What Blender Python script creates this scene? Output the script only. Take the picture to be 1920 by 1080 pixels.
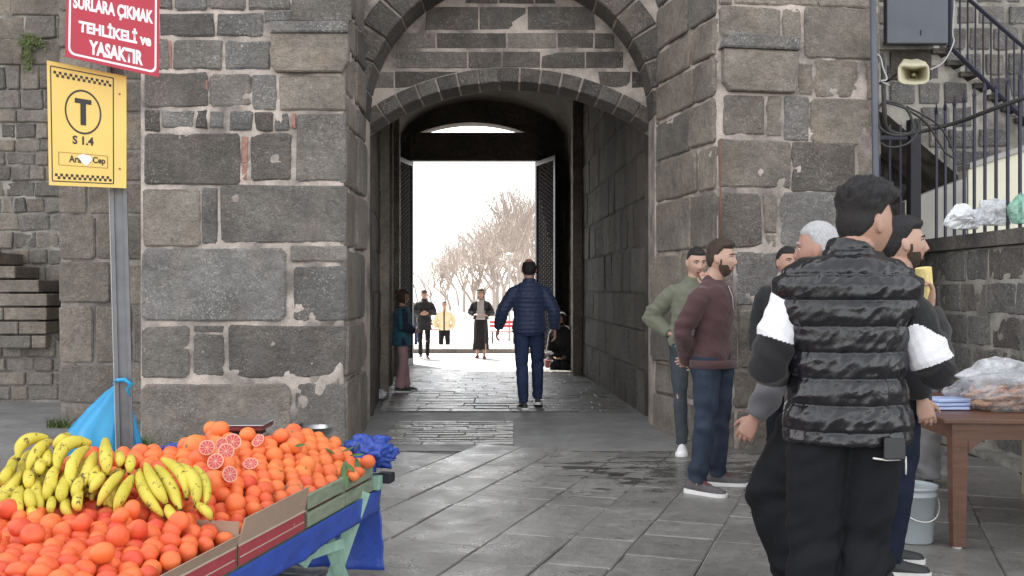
import bpy, bmesh, math, random
import numpy as np
from mathutils import Vector, Matrix, Euler, Quaternion, noise
from mathutils.bvhtree import BVHTree
for o in list(bpy.data.objects): bpy.data.objects.remove(o)
SC = bpy.context.scene
COL = SC.collection
R = math.radians
CAMZ = 1.42; F = 1900.0; HY = 542.0
# ---------------- camera
cd = bpy.data.cameras.new('camera'); cam = bpy.data.objects.new('camera', cd); COL.objects.link(cam)
cam.location = (0, 0, CAMZ); cam.rotation_euler = (R(90), 0, 0)
cd.sensor_width = 36; cd.lens = F/1920*36; cd.shift_y = (HY-540)/1920; cd.clip_start = .05; cd.clip_end = 3000
SC.camera = cam
# ---------------- world and sun
SUN_EL, SUN_AZ = R(55), R(-24)          # azimuth measured from +Y towards +X
w = bpy.data.worlds.new('World'); SC.world = w; w.use_nodes = True
wn = w.node_tree.nodes; wl = w.node_tree.links; wn.clear()
sky = wn.new('ShaderNodeTexSky'); sky.sky_type = 'NISHITA'; sky.sun_disc = False
sky.sun_elevation = SUN_EL; sky.sun_rotation = SUN_AZ; sky.dust_density = 1.0; sky.air_density = 1.0; sky.ozone_density = .6
hs = wn.new('ShaderNodeHueSaturation'); hs.inputs['Saturation'].default_value = .10
bg = wn.new('ShaderNodeBackground'); bg.inputs['Strength'].default_value = .14
wo = wn.new('ShaderNodeOutputWorld')
wl.new(sky.outputs[0], hs.inputs['Color']); wl.new(hs.outputs[0], bg.inputs[0]); wl.new(bg.outputs[0], wo.inputs[0])
sd = bpy.data.lights.new('sun', 'SUN'); sd.energy = 5.0; sd.angle = R(.6); sd.color = (1, .96, .9)
sun = bpy.data.objects.new('sun', sd); COL.objects.link(sun)
sv = Vector((math.sin(SUN_AZ)*math.cos(SUN_EL), math.cos(SUN_AZ)*math.cos(SUN_EL), math.sin(SUN_EL)))
sun.rotation_euler = sv.to_track_quat('Z', 'Y').to_euler(); sun.location = (0, 20, 30)
SC.view_settings.view_transform = 'Standard'; SC.view_settings.look = 'None'
SC.view_settings.exposure = 2.05; SC.view_settings.gamma = 1; SC.view_settings.use_curve_mapping = False
SC.render.engine = 'CYCLES'
SC.cycles.max_bounces = 7; SC.cycles.diffuse_bounces = 4; SC.cycles.glossy_bounces = 3; SC.cycles.transmission_bounces = 5; SC.cycles.transparent_max_bounces = 8
SC.cycles.use_denoising = True; SC.cycles.sample_clamp_indirect = 6

# ---------------- helpers
def wp(px, py, D):
    s = F/D
    return Vector(((px-960)/s, D, CAMZ+(HY-py)/s))
def props(o, label=None, cat=None, group=None, kind=None):
    if label: o['label'] = label
    if cat: o['category'] = cat
    if group: o['group'] = group
    if kind: o['kind'] = kind
    return o
def empty(name, loc=(0,0,0), rz=0, label=None, cat=None, group=None, kind=None):
    o = bpy.data.objects.new(name, None); COL.objects.link(o)
    o.empty_display_size = .1
    o.location = loc; o.rotation_euler = (0, 0, rz)
    return props(o, label, cat, group, kind)
def link(name, me, parent=None, loc=(0,0,0), rot=(0,0,0), **k):
    o = bpy.data.objects.new(name, me); COL.objects.link(o)
    o.location = loc; o.rotation_euler = rot
    if parent is not None: o.parent = parent
    return props(o, **k)
def mesh(name, V, Fc, mats=None, smooth=False, fm=None):
    me = bpy.data.meshes.new(name)
    me.from_pydata([tuple(v) for v in V], [], Fc)
    if mats is not None:
        for m in (mats if isinstance(mats, (list, tuple)) else [mats]): me.materials.append(m)
    if fm is not None: me.polygons.foreach_set('material_index', fm)
    if smooth: me.polygons.foreach_set('use_smooth', [True]*len(me.polygons))
    me.update()
    return me
class MB:
    """collects closed shapes into one mesh"""
    def __init__(s): s.V = []; s.F = []
    def add(s, V, Fc):
        b = len(s.V); s.V += [tuple(v) for v in V]; s.F += [tuple(i+b for i in f) for f in Fc]; return s
    def box(s, x0, y0, z0, x1, y1, z1, M=None, bev=0):
        bm = bmesh.new(); bmesh.ops.create_cube(bm, size=1)
        for v in bm.verts: v.co = Vector(((x0+x1)/2+v.co.x*(x1-x0), (y0+y1)/2+v.co.y*(y1-y0), (z0+z1)/2+v.co.z*(z1-z0)))
        if bev: bmesh.ops.bevel(bm, geom=bm.edges[:], offset=bev, segments=1, affect='EDGES')
        bm.verts.ensure_lookup_table(); bm.verts.index_update()
        V = [(M @ v.co if M else v.co.copy()) for v in bm.verts]
        s.add(V, [[v.index for v in f.verts] for f in bm.faces]); bm.free(); return s
    def tube(s, pts, rad, n=8, caps=True, flat=None):
        pts = [Vector(p) for p in pts]
        if not isinstance(rad, (list, tuple)): rad = [rad]*len(pts)
        V, Fc = loft_tube(pts, rad, n, caps); return s.add(V, Fc)
    def lathe(s, prof, n=20, M=None, close=False):
        V = []; Fc = []
        for (r, z) in prof:
            for k in range(n):
                a = 2*math.pi*k/n; v = Vector((r*math.cos(a), r*math.sin(a), z)); V.append(M @ v if M else v)
        for i in range(len(prof)-1):
            for k in range(n):
                k2 = (k+1) % n; Fc.append((i*n+k, i*n+k2, (i+1)*n+k2, (i+1)*n+k))
        if close: Fc.append(tuple(range(n))[::-1]); Fc.append(tuple(range((len(prof)-1)*n, len(prof)*n)))
        return s.add(V, Fc)
    def prism(s, poly, fn, o0, o1):
        n = len(poly); V = [fn(u, z, o0) for u, z in poly]+[fn(u, z, o1) for u, z in poly]
        Fc = [tuple(range(n))[::-1], tuple(range(n, 2*n))]+[(i, (i+1) % n, n+(i+1) % n, n+i) for i in range(n)]
        return s.add(V, Fc)
    def me(s, name, mat, smooth=False): return mesh(name, s.V, s.F, mat, smooth)
    def obj(s, name, mat, parent=None, smooth=False, **k):
        return link(name, s.me(name, mat, smooth), parent, **k)
def frames(pts):
    n = len(pts); T = []
    for i in range(n):
        a = pts[max(i-1, 0)]; b = pts[min(i+1, n-1)]; t = (b-a)
        T.append(t.normalized() if t.length > 1e-9 else Vector((0, 0, 1)))
    up = Vector((0, 1, 0)) if abs(T[0].y) < .9 else Vector((1, 0, 0))
    N = (up-T[0]*up.dot(T[0])).normalized(); out = []
    for i in range(n):
        N = (N-T[i]*N.dot(T[i])); N = N.normalized() if N.length > 1e-6 else T[i].orthogonal().normalized()
        out.append((T[i], N, T[i].cross(N)))
    return out
def loft_tube(pts, rad, n=8, caps=True):
    """rad: radius or (ra, rb) per point; ra along N (starts near +Y), rb across"""
    fr = frames(pts); V = []; Fc = []
    for p, (T, N, B), r in zip(pts, fr, rad):
        ra, rb = r if isinstance(r, (list, tuple)) else (r, r)
        for k in range(n):
            a = 2*math.pi*k/n; V.append(p+N*(ra*math.cos(a))+B*(rb*math.sin(a)))
    m = len(pts)
    for i in range(m-1):
        for k in range(n):
            k2 = (k+1) % n; Fc.append((i*n+k, i*n+k2, (i+1)*n+k2, (i+1)*n+k))
    if caps: Fc.append(tuple(range(n))[::-1]); Fc.append(tuple(range((m-1)*n, m*n)))
    return V, Fc
def copy_tree(o, parent=None):
    c = o.copy(); COL.objects.link(c); c.parent = parent
    for ch in o.children: copy_tree(ch, c)
    return c

# ---------------- materials
class NT:
    def __init__(s, name):
        s.m = bpy.data.materials.new(name); s.m.use_nodes = True; s.n = s.m.node_tree.nodes; s.l = s.m.node_tree.links
        s.b = s.n['Principled BSDF']; s.pos = None
    def N(s, t, **k):
        x = s.n.new(t)
        for a, b in k.items(): setattr(x, a, b)
        return x
    def set(s, **k):
        for a, b in k.items():
            a = a.replace('_', ' '); i = s.b.inputs[a]
            if isinstance(b, bpy.types.NodeSocket): s.l.new(b, i)
            else: i.default_value = (*b, 1) if isinstance(b, tuple) and len(b) == 3 else b
    def inp(s, sock, v):
        if isinstance(v, bpy.types.NodeSocket): s.l.new(v, sock)
        else: sock.default_value = (*v, 1) if isinstance(v, tuple) and len(v) == 3 and len(sock.default_value) == 4 else v
    def P(s):
        if s.pos is None: s.pos = s.N('ShaderNodeNewGeometry').outputs['Position']
        return s.pos
    def O(s): return s.N('ShaderNodeTexCoord').outputs['Object']
    def noise(s, scale, detail=4, rough=.55, vec=None, dist=0):
        x = s.N('ShaderNodeTexNoise'); s.inp(x.inputs['Vector'], vec or s.P())
        x.inputs['Scale'].default_value = scale; x.inputs['Detail'].default_value = detail; x.inputs['Roughness'].default_value = rough
        x.inputs['Distortion'].default_value = dist
        return x.outputs['Fac']
    def voro(s, scale, vec=None, feature='F1'):
        x = s.N('ShaderNodeTexVoronoi', feature=feature); s.inp(x.inputs['Vector'], vec or s.P()); x.inputs['Scale'].default_value = scale
        return x.outputs['Distance']
    def ramp(s, fac, stops, interp='LINEAR'):
        x = s.N('ShaderNodeValToRGB'); s.l.new(fac, x.inputs[0]); e = x.color_ramp.elements; x.color_ramp.interpolation = interp
        while len(e) < len(stops): e.new(.5)
        for i, (p, c) in enumerate(stops):
            e[i].position = p; e[i].color = (*c, 1) if isinstance(c, tuple) else (c, c, c, 1)
        return x.outputs[0]
    def mix(s, fac, a, b, mode='MIX'):
        x = s.N('ShaderNodeMix', data_type='RGBA', blend_type=mode)
        s.inp(x.inputs[0], fac); s.inp(x.inputs[6], a); s.inp(x.inputs[7], b); return x.outputs[2]
    def math(s, op, a, b=0.0):
        x = s.N('ShaderNodeMath', operation=op); s.inp(x.inputs[0], a); s.inp(x.inputs[1], b); return x.outputs[0]
    def mapping(s, vec, scale=(1,1,1), loc=(0,0,0), rot=(0,0,0)):
        x = s.N('ShaderNodeMapping'); s.l.new(vec, x.inputs[0]); x.inputs['Scale'].default_value = scale; x.inputs['Location'].default_value = loc; x.inputs['Rotation'].default_value = rot
        return x.outputs[0]
    def rnd(s): return s.N('ShaderNodeObjectInfo').outputs['Random']
    def ocol(s): return s.N('ShaderNodeObjectInfo').outputs['Color']
    def bump(s, h, strength=.5, dist=.01):
        x = s.N('ShaderNodeBump'); x.inputs['Strength'].default_value = strength; x.inputs['Distance'].default_value = dist
        s.l.new(h, x.inputs['Height']); s.l.new(x.outputs[0], s.b.inputs['Normal']); return x
def plain(name, col, rough=.6, metal=0, var=.15, nscale=14, bump=0, bscale=80, bdist=.004, **k):
    t = NT(name)
    v = t.noise(nscale, 3)
    c = t.mix(v, tuple(max(0, x*(1-var*1.6)) for x in col), tuple(min(1, x*(1+var*1.6)) for x in col))
    t.set(Base_Color=c, Roughness=rough, Metallic=metal, **k)
    if bump: t.bump(t.noise(bscale, 3), bump, bdist)
    return t.m
def stone_mat(name, ca, cb, cc, fleck=.5, rough=.85, bs=1.0):
    t = NT(name)
    r = t.rnd()
    base = t.ramp(r, [(0, ca), (.45, cb), (1, cc)])
    base = t.mix(1, base, t.ocol(), 'MULTIPLY'); base = t.mix(1, base, (1.045, 1.0, .94), 'MULTIPLY')
    big = t.ramp(t.noise(2.2, 6, .68), [(.3, .58), (.7, 1.28)])
    base = t.mix(1, base, big, 'MULTIPLY')
    med = t.ramp(t.noise(17, 6, .75), [(.3, .70), (.72, 1.28)])
    base = t.mix(1, base, med, 'MULTIPLY')
    warm = t.ramp(t.noise(3.1, 3, .5, vec=t.mapping(t.P(), loc=(7, 3, 1))), [(.5, 0.0), (.75, .4)])
    base = t.mix(warm, base, t.mix(1, base, (1.2, 1.02, .86), 'MULTIPLY'))
    pits = t.voro(75)
    fine = t.noise(120, 3, .7)
    base = t.mix(t.ramp(fine, [(.34, .55), (.46, 0.0)]), base, (.02, .019, .018))
    fl = t.math('MULTIPLY', t.ramp(t.noise(48, 5, .8), [(.54, 0.0), (.62, 1.0)]), t.ramp(t.noise(3.4, 4, .6, vec=t.mapping(t.P(), loc=(2, 9, 4))), [(.40, .14), (.64, 1.0)]))
    base = t.mix(t.math('MULTIPLY', fl, fleck), base, (.52, .49, .45))
    t.set(Base_Color=base, Roughness=rough)
    h = t.math('ADD', t.math('MULTIPLY', t.noise(9, 6, .65), 2.2), t.math('ADD', t.math('MULTIPLY', pits, -.35), t.math('MULTIPLY', fine, .35)))
    t.bump(h, .95*bs, .026)
    return t.m
def mortar_mat(name, ca, cb, dark=(.06, .055, .05)):
    t = NT(name)
    c = t.mix(t.ramp(t.noise(6, 5, .6), [(.35, 0.0), (.65, 1.0)]), ca, cb)
    c = t.mix(t.ramp(t.noise(2.4, 4, .6, vec=t.mapping(t.P(), loc=(5, 5, 5))), [(.44, 0.0), (.64, .85)]), c, dark)
    c = t.mix(t.ramp(t.noise(90, 3, .7), [(.3, .4), (.5, 0.0)]), c, (.09, .08, .07))
    t.set(Base_Color=c, Roughness=.95)
    t.bump(t.noise(45, 5, .7), .9, .02)
    return t.m
M = {}
M['basalt'] = stone_mat('basalt', (.115, .11, .108), (.175, .168, .162), (.26, .24, .222), .6)
M['basalt_blue'] = stone_mat('basalt_blue', (.125, .127, .13), (.17, .172, .175), (.22, .222, .225), .9)
M['basalt_tan'] = stone_mat('basalt_tan', (.19, .174, .158), (.24, .219, .197), (.29, .262, .232), .45)
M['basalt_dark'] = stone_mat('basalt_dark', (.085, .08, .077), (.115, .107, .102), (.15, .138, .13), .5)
M['basalt_dark_brown'] = stone_mat('basalt_dark_brown', (.075, .068, .06), (.10, .09, .078), (.135, .118, .10), .2)  # darkest, brownish basalt tone, used mainly inside the tunnel
M['rubble'] = stone_mat('rubble', (.165, .158, .15), (.22, .208, .195), (.28, .26, .238), .45)
M['mortar'] = mortar_mat('mortar', (.66, .56, .50), (.50, .44, .39), (.15, .135, .124))
M['mortar_dim'] = mortar_mat('mortar_dim', (.36, .325, .295), (.25, .23, .212), (.11, .10, .093))
M['mortar_dark_brown'] = mortar_mat('mortar_dark_brown', (.14, .125, .108), (.09, .08, .07), (.05, .045, .04))  # darkest, brownish mortar tone for the tunnel walls
M['mortar_pale'] = mortar_mat('mortar_pale', (.46, .44, .39), (.36, .34, .3), (.15, .14, .125))
M['brick_red'] = plain('brick_red', (.33, .17, .14), .9, var=.4, nscale=30, bump=.6)
M['black_iron'] = plain('black_iron', (.022, .022, .03), .5, .2, bump=.2)
M['grey_iron'] = plain('grey_iron', (.10, .108, .13), .5, .3, nscale=3, var=.15)

# ---------------- wall planes and stones
class Plane:
    """vertical plane through A=(X,Y) towards B; the stones' side faces the camera's side given by the normal"""
    def __init__(s, A, B, flip=False):
        s.A = Vector((A[0], A[1], 0)); d = Vector((B[0]-A[0], B[1]-A[1], 0)); s.L = d.length; s.t = d.normalized()
        s.n = Vector((s.t.y, -s.t.x, 0))
        if flip: s.n = -s.n
    def w(s, u, z, off=0): return s.A+s.t*u+s.n*off+Vector((0, 0, z))
    def px(s, px, py):
        d = Vector(((px-960)/F, 1, (HY-py)/F)); C = Vector((0, 0, CAMZ))
        k = s.n.dot(s.A-C)/s.n.dot(d); p = C+d*k
        return ((p-s.A).dot(s.t), p.z)
def stone_poly(pl, pts, proud, name, mat, parent, rng, inset=None, back=.03, col=None):
    """pts: outline (u,z); a raised, bevelled, slightly uneven block as its own object"""
    n = len(pts); cu = sum(p[0] for p in pts)/n; cz = sum(p[1] for p in pts)/n
    sz = min(max(p[0] for p in pts)-min(p[0] for p in pts), max(p[1] for p in pts)-min(p[1] for p in pts))
    ins = inset or min(.014, sz*.14)
    c = pl.w(cu, cz, 0)
    k = (sz/2-ins)/(sz/2)
    tu, tz = rng.uniform(-1, 1)*.006, rng.uniform(-1, 1)*.006
    V = []
    def pp(u, z, off): V.append(pl.w(u, z, off)-c)
    w_ = max(abs(p[0]-cu) for p in pts)+1e-6; h_ = max(abs(p[1]-cz) for p in pts)+1e-6
    for u, z in pts: pp(u, z, -back)
    for u, z in pts: pp(u, z, proud-ins*.85+tu*(u-cu)/w_+tz*(z-cz)/h_)
    for u, z in pts:
        du = (u-cu); dz = (z-cz)
        pp(cu+du*(1-ins/w_*1.1), cz+dz*(1-ins/h_*1.1), proud+tu*du/w_+tz*dz/h_+rng.uniform(-.0015, .0015))
    pp(cu, cz, proud+rng.uniform(-.003, .005))
    Fc = []
    for i in range(n):
        j = (i+1) % n
        Fc += [(i, j, n+j, n+i), (n+i, n+j, 2*n+j, 2*n+i), (2*n+i, 2*n+j, 3*n)]
    o = link(name, mesh(name, V, Fc, mat), parent, loc=c)
    if col: o.color = (*col, 1)
    return o
def rect_pts(u0, z0, u1, z1, rng, j=.012, rough=True):
    w_, h_ = u1-u0, z1-z0
    r = min(.05, min(w_, h_)*rng.uniform(.03, .10))
    J = lambda: rng.uniform(-j, j)
    P = [(u0+r, z0), (u1-r, z0), (u1, z0+r), (u1, z1-r), (u1-r, z1), (u0+r, z1), (u0, z1-r), (u0, z0+r)]
    if rough and w_ > .3: P = [P[0], ((u0+u1)/2+J()*4, z0), P[1], P[2], P[3], P[4], ((u0+u1)/2+J()*4, z1), P[5], P[6], P[7]]
    return [(u+J()*.7, z+J()*.7) for u, z in P]
def stones_px(pl, rects, parent, mat, rng, gap=0, proud=(.02, .045), name='stone'):
    for r in rects:
        x0, y0, x1, y1 = r[:4]; m = r[4] if len(r) > 4 else mat
        a = pl.px(x0, y1); b = pl.px(x1, y0); a2 = pl.px(x0, y0); b2 = pl.px(x1, y1)
        u0, u1 = min(a[0], b[0]), max(a[0], b[0])
        if pl.t.x*1 < 0: pass
        z0 = min((a[1]+b2[1])/2, (a2[1]+b[1])/2); z1 = max((a[1]+b2[1])/2, (a2[1]+b[1])/2)
        pts = rect_pts(u0+gap, z0+gap, u1-gap, z1-gap, rng)
        # keep the sheared top/bottom that perspective implies only for oblique planes
        stone_poly(pl, pts, rng.uniform(*proud), name, M[m] if isinstance(m, str) else m, parent, rng)
def courses(u0, u1, z0, z1, rh, ln, rng, gap=.022):
    out = []; z = z0
    while z < z1-.06:
        h = min(rng.uniform(*rh), z1-z)
        if z1-z-h < .08: h = z1-z
        u = u0-rng.uniform(0, ln[0]*.6)
        while u < u1-.03:
            l = rng.uniform(*ln); a, b = max(u, u0), min(u+l, u1)
            if u1-b < .1: b = u1; l = 9
            if b-a > .07: out.append((a+gap/2, z+gap/2, b-gap/2, z+h-gap/2))
            u += l
        z += h
    return out
def lay(pl, rects, parent, mats, rng, proud=(.015, .035), name='stone', j=.01, cull=None):
    n = 0
    for (a, b, c, d) in rects:
        if cull and cull((a+c)/2, (b+d)/2): continue
        m = rng.choice(mats) if isinstance(mats, (list, tuple)) else mats
        stone_poly(pl, rect_pts(a, b, c, d, rng, j), rng.uniform(*proud), name, M[m], parent, rng); n += 1
    return n
def seen(pl, margin=60):
    """keep only what may fall in (or just beside) the frame"""
    def f(u, z):
        p = pl.w(u, z)
        if p.y < .5: return True
        x = 960+p.x*F/p.y; y = HY-(p.z-CAMZ)*F/p.y
        return not (-margin < x < 1920+margin and -margin < y < 1080+margin)
    return f
def mortar_sheet(pl, u0, u1, z0, z1, mat, parent, step=.05, amp=.014, name='mortar', hole=None, thick=.25):
    """the wall's body: front face uneven mortar, closed to a slab behind"""
    nu = max(2, int((u1-u0)/step)); nz = max(2, int((z1-z0)/step)); V = []; Fc = []
    for i in range(nz+1):
        for k in range(nu+1):
            u = u0+(u1-u0)*k/nu; z = z0+(z1-z0)*i/nz; p = pl.w(u, z)
            off = (noise.fractal(p*7, .8, 2, 4))*amp if 0 < k < nu else 0
            V.append(pl.w(u, z, off))
    for i in range(nz):
        for k in range(nu):
            a = i*(nu+1)+k; Fc.append((a, a+1, a+nu+2, a+nu+1))
    b = len(V); V += [pl.w(u0, z0, -thick), pl.w(u1, z0, -thick), pl.w(u1, z1, -thick), pl.w(u0, z1, -thick)]
    c = (0, nu, (nz+1)*(nu+1)-1, nz*(nu+1))
    Fc += [(b+3, b+2, b+1, b), (c[1], b+1, b+2)+tuple(nu+i*(nu+1) for i in range(nz, 0, -1)), (b, 0)+tuple(i*(nu+1) for i in range(1, nz+1))+(b+3,),
           tuple(range(0, nu+1))[::-1]+(b, b+1), tuple(range(nz*(nu+1), (nz+1)*(nu+1)))+(b+2, b+3)]
    return link(name, mesh(name, V, Fc, mat, True), parent)
rng = random.Random(11)
def plan_mass(name, poly, z0, z1, mat, parent):
    n = len(poly); V = [(x, y, z0) for x, y in poly]+[(x, y, z1) for x, y in poly]
    return link(name, mesh(name, V, [tuple(range(n))[::-1], tuple(range(n, 2*n))]+[(i, (i+1) % n, n+(i+1) % n, n+i) for i in range(n)], mat), parent)
H = 22.0  # wall raised above the frame so its shadow covers plaza and stall
# ---------------- the city wall behind everything (mass of the wall either side of the gateway and over it)
cw = empty('city_wall', (0, 16, 0), label='tall basalt city wall that the gateway tunnel runs through', cat='city wall')
def inv(o, parent):            # keep world coordinates while parented to an empty
    o.parent = parent; o.matrix_parent_inverse = Matrix.Translation(-parent.location) @ Matrix.Identity(4) if parent.rotation_euler.z == 0 else parent.matrix_basis.inverted()
    return o
for nm, poly, z0, z1 in [
    ('masonry_core', [(-30, 13.45), (-4.72, 13.45), (-4.72, 10.95), (-1.75, 10.95), (-2.55, 21), (-30, 21)], 0, H),
    ('masonry_core', [(1.68, 10.95), (3.2, 9.6), (3.2, 14.4), (30, 14.4), (30, 21), (1.26, 21)], 0, H),
    ('masonry_core', [(-1.9, 11.0), (1.7, 11.0), (1.3, 21), (-2.6, 21)], 5.6, H),
    ('masonry_core', [(-3.2, 9.4), (-1.7, 9.4), (-1.7, 10.94), (-3.2, 10.94)], 5.4, H),
    ('masonry_core', [(-1.7, 10.5), (1.7, 10.5), (1.7, 10.94), (-1.7, 10.94)], 5.4, H),
    ('masonry_core', [(2.0, 9.2), (3.2, 9.4), (3.2, 9.6), (1.7, 10.9)], 5.4, H)]:
    inv(plan_mass(nm, poly, z0, z1, M['basalt'], None), cw)

def wall_thing(name, loc, label, cat='wall', group=None):
    return empty(name, loc, label=label, cat=cat, group=group)
def adopt(parent, before):
    for o in list(bpy.data.objects):
        if o not in before and o is not parent and o.parent is None: inv(o, parent)
class building:
    def __init__(s, parent): s.p = parent
    def __enter__(s): s.b = set(bpy.data.objects); return s.p
    def __exit__(s, *a):
        adopt(s.p, s.b)

# ---------------- left pier
plL = Plane((-3.37, 9.2), (-1.53, 9.2))
t = wall_thing('stone_pier', (-2.45, 9.9, 0), 'left gate pier of large grey basalt blocks behind the street sign pole and fruit stall', 'stone pier')
with building(t):
    mortar_sheet(plL, 0, plL.L, -.1, 5.6, M['mortar'], None, .035, .02, thick=.3)
    rects = [(300,-30,322,18),(328,-34,388,20,'basalt_blue'),(392,-34,462,18),(466,-34,545,18),(548,-40,660,42),
      (268,22,296,68),(300,25,402,68),(408,25,492,68,'basalt_blue'),(496,22,545,42,'basalt_blue'),(268,-34,294,18),
      (268,72,320,131),(326,75,417,131),(422,77,507,131,'basalt_blue'),
      (272,137,390,200,'basalt_dark'),(393,140,470,200),(474,140,517,208,'basalt_blue'),(525,142,648,208,'basalt_tan'),
      (272,206,300,246,'basalt_dark'),(305,206,363,240,'basalt_blue'),(367,206,388,240,'basalt_dark'),(393,210,419,240,'basalt_blue'),(430,208,474,245,'basalt_blue'),(478,212,512,246,'basalt_dark'),(515,212,544,245,'basalt_blue'),(556,214,650,340),
      (270,250,450,347,'basalt_dark'),(470,250,545,338,'basalt_dark'),
      (268,353,375,461,'basalt_tan'),(380,352,408,457,'basalt_blue'),(413,347,650,456),
      (266,466,536,602,'basalt_blue'),(547,462,650,490),(550,499,650,602,'basalt_blue'),
      (266,612,356,709),(364,628,420,704),(364,612,420,622),(430,610,650,708),
      (266,720,546,866),(554,718,650,866),(500,724,540,748,'basalt_tan')]
    rects = [r for r in rects if r[:4] != (500,724,540,748)]
    stones_px(plL, rects, None, 'basalt', rng, proud=(.010, .026))
    # red brick slivers packed in the joints
    stones_px(plL, [(311,76,323,128),(454,256,464,305),(454,308,464,338),(548,214,555,240),(381,150,390,170)], None, 'brick_red', rng, proud=(.012, .022), name='brick')
    # protruding corbel block with a darker band on top
    a = plL.px(511, 137); b = plL.px(655, 66); c = plL.px(655, 44)
    stone_poly(plL, [(a[0], a[1]+.05), (a[0]+.04, a[1]), (b[0]-.06, a[1]), (b[0], a[1]+.1), (b[0], b[1]), (a[0], b[1])], .075, 'stone', M['basalt_tan'], None, rng)
    stone_poly(plL, [(a[0], b[1]+.004), (b[0], b[1]+.004), (b[0], c[1]), (a[0]+.03, c[1])], .095, 'stone', M['basalt_blue'], None, rng)
    # inner reveal
    pr = Plane((-1.53, 9.2), (-1.53, 10.45))
    mortar_sheet(pr, 0.001, pr.L, -.1, 5.6, M['mortar'], None, .05, .02, thick=.3)
    z = -.05
    for hh in [.66, .5, .68, .55, .57, .3, .42, .36, .42, .4, .5]:
        cut = rng.uniform(.45, .8)
        stone_poly(pr, rect_pts(.0, z+.02, cut, z+hh-.02, rng, .012), rng.uniform(.01, .05), 'stone', M['basalt_tan'], None, rng)
        stone_poly(pr, rect_pts(cut+.03, z+.02, 1.24, z+hh-.02, rng, .012), rng.uniform(.01, .05), 'stone', M[rng.choice(['basalt', 'basalt_tan'])], None, rng)
        z += hh
# ---------------- left buttress, set back
plB = Plane((-4.76, 10.7), (-3.30, 10.7))
t = wall_thing('stone_buttress', (-4.05, 10.8, 0), 'set back buttress of plain grey brown blocks between left pier and rough rear wall', 'buttress')
with building(t):
    mortar_sheet(plB, 0, plB.L, -.1, 5.6, M['mortar_dim'], None, .05, .012, thick=.24)
    rr = [(112,404,179,486),(184,404,275,486),(112,491,206,568),(210,498,275,572),(112,574,176,680),(181,574,248,680),(252,574,275,680),(112,685,240,756),(244,686,275,756),(122,761,276,812)]
    y = 400; ys = [400, 340, 282, 210, 150, 88, 20, -50]
    for i in range(len(ys)-1):
        c1 = rng.uniform(160, 220); rr += [(112, ys[i+1]+4, c1, ys[i]), (c1+5, ys[i+1]+4, 278, ys[i])]
    stones_px(plB, rr, None, 'basalt_tan', rng, proud=(.014, .024))
    pb = Plane((-4.76, 13.4), (-4.76, 10.7))
    mortar_sheet(pb, 0, pb.L, -.1, 5.6, M['mortar_dim'], None, .1, .012, thick=.2)
    lay(pb, courses(0, pb.L, 0, 5.5, (.35, .5), (.4, .7), rng), None, ['basalt_tan', 'basalt'], rng)
# ---------------- rear left wall of rough rubble
plR = Plane((-7.6, 13.3), (-4.6, 13.3))
t = wall_thing('rubble_wall', (-6.2, 13.4, 0), 'rough rear wall of small weathered stones with moss at far left', 'wall')
with building(t):
    mortar_sheet(plR, 0, plR.L, -.1, 5.9, M['mortar_pale'], None, .05, .02, thick=.14)
    rr = courses(.6, plR.L-.02, .02, 4.35, (.17, .27), (.16, .42), rng)+courses(.6, plR.L-.02, 4.36, 5.8, (.3, .4), (.4, .7), rng)
    lay(plR, rr, None, ['rubble', 'rubble', 'basalt', 'basalt_tan'], rng, (.008, .05), j=.02, cull=seen(plR))
# ---------------- stair against the rubble wall
t = wall_thing('stone_stair', (-5.6, 12.9, 0), 'dark stone steps running down to the right along the rough wall at far left', 'stair')
with building(t):
    D = 12.95; s = F/D
    for i in range(8):
        y0 = 500-26+i*25.6; x1 = 48+i*0+i*17 if i < 3 else 110
        x1 = [20, 52, 96, 112, 112, 112, 112, 112][i]; xs = [-160, -160, -160, 0, 34, 62, 86, 110][i]
        if i == 7: break
        y0 = 500+(i-1)*25.4
        p0 = wp(xs, y0+22, D); p1 = wp(x1, y0, D)
        MB().box(p0.x, D-.32-.012*i, p0.z, p1.x, 13.3, p1.z, bev=.008).obj('step', M['basalt_tan'])
        if xs > -100:
            q0 = wp(xs-50-12, y0+22, D)
            MB().box(q0.x+.0, D-.34-.012*i, p0.z, p0.x-.006, 13.3, p1.z, bev=.01).obj('stone', M['rubble'])
    pst = Plane((-7.4, 12.72), (-4.78, 12.72))
    def under(u, z):
        x = 960+pst.w(u, z).x*F/12.72; y = HY-(z-CAMZ)*F/12.72
        return y < 530+max(0, x)*1.02 or x < -50
    lay(pst, courses(0, pst.L, .02, 1.62, (.17, .24), (.2, .45), rng), None, ['rubble', 'basalt_tan', 'rubble'], rng, (.01, .04), cull=under)
    pts = [(0, -.1), (pst.L, -.1), (pst.L, .62)]
    for px_ in (110, 0, -40): pts.append(pst.px(px_, 532+max(px_, 0)*.98))
    pts.append((0, 1.5))
    MB().prism(pts, pst.w, 0, -.57).obj('stair_core', M['mortar_dim'])
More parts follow.
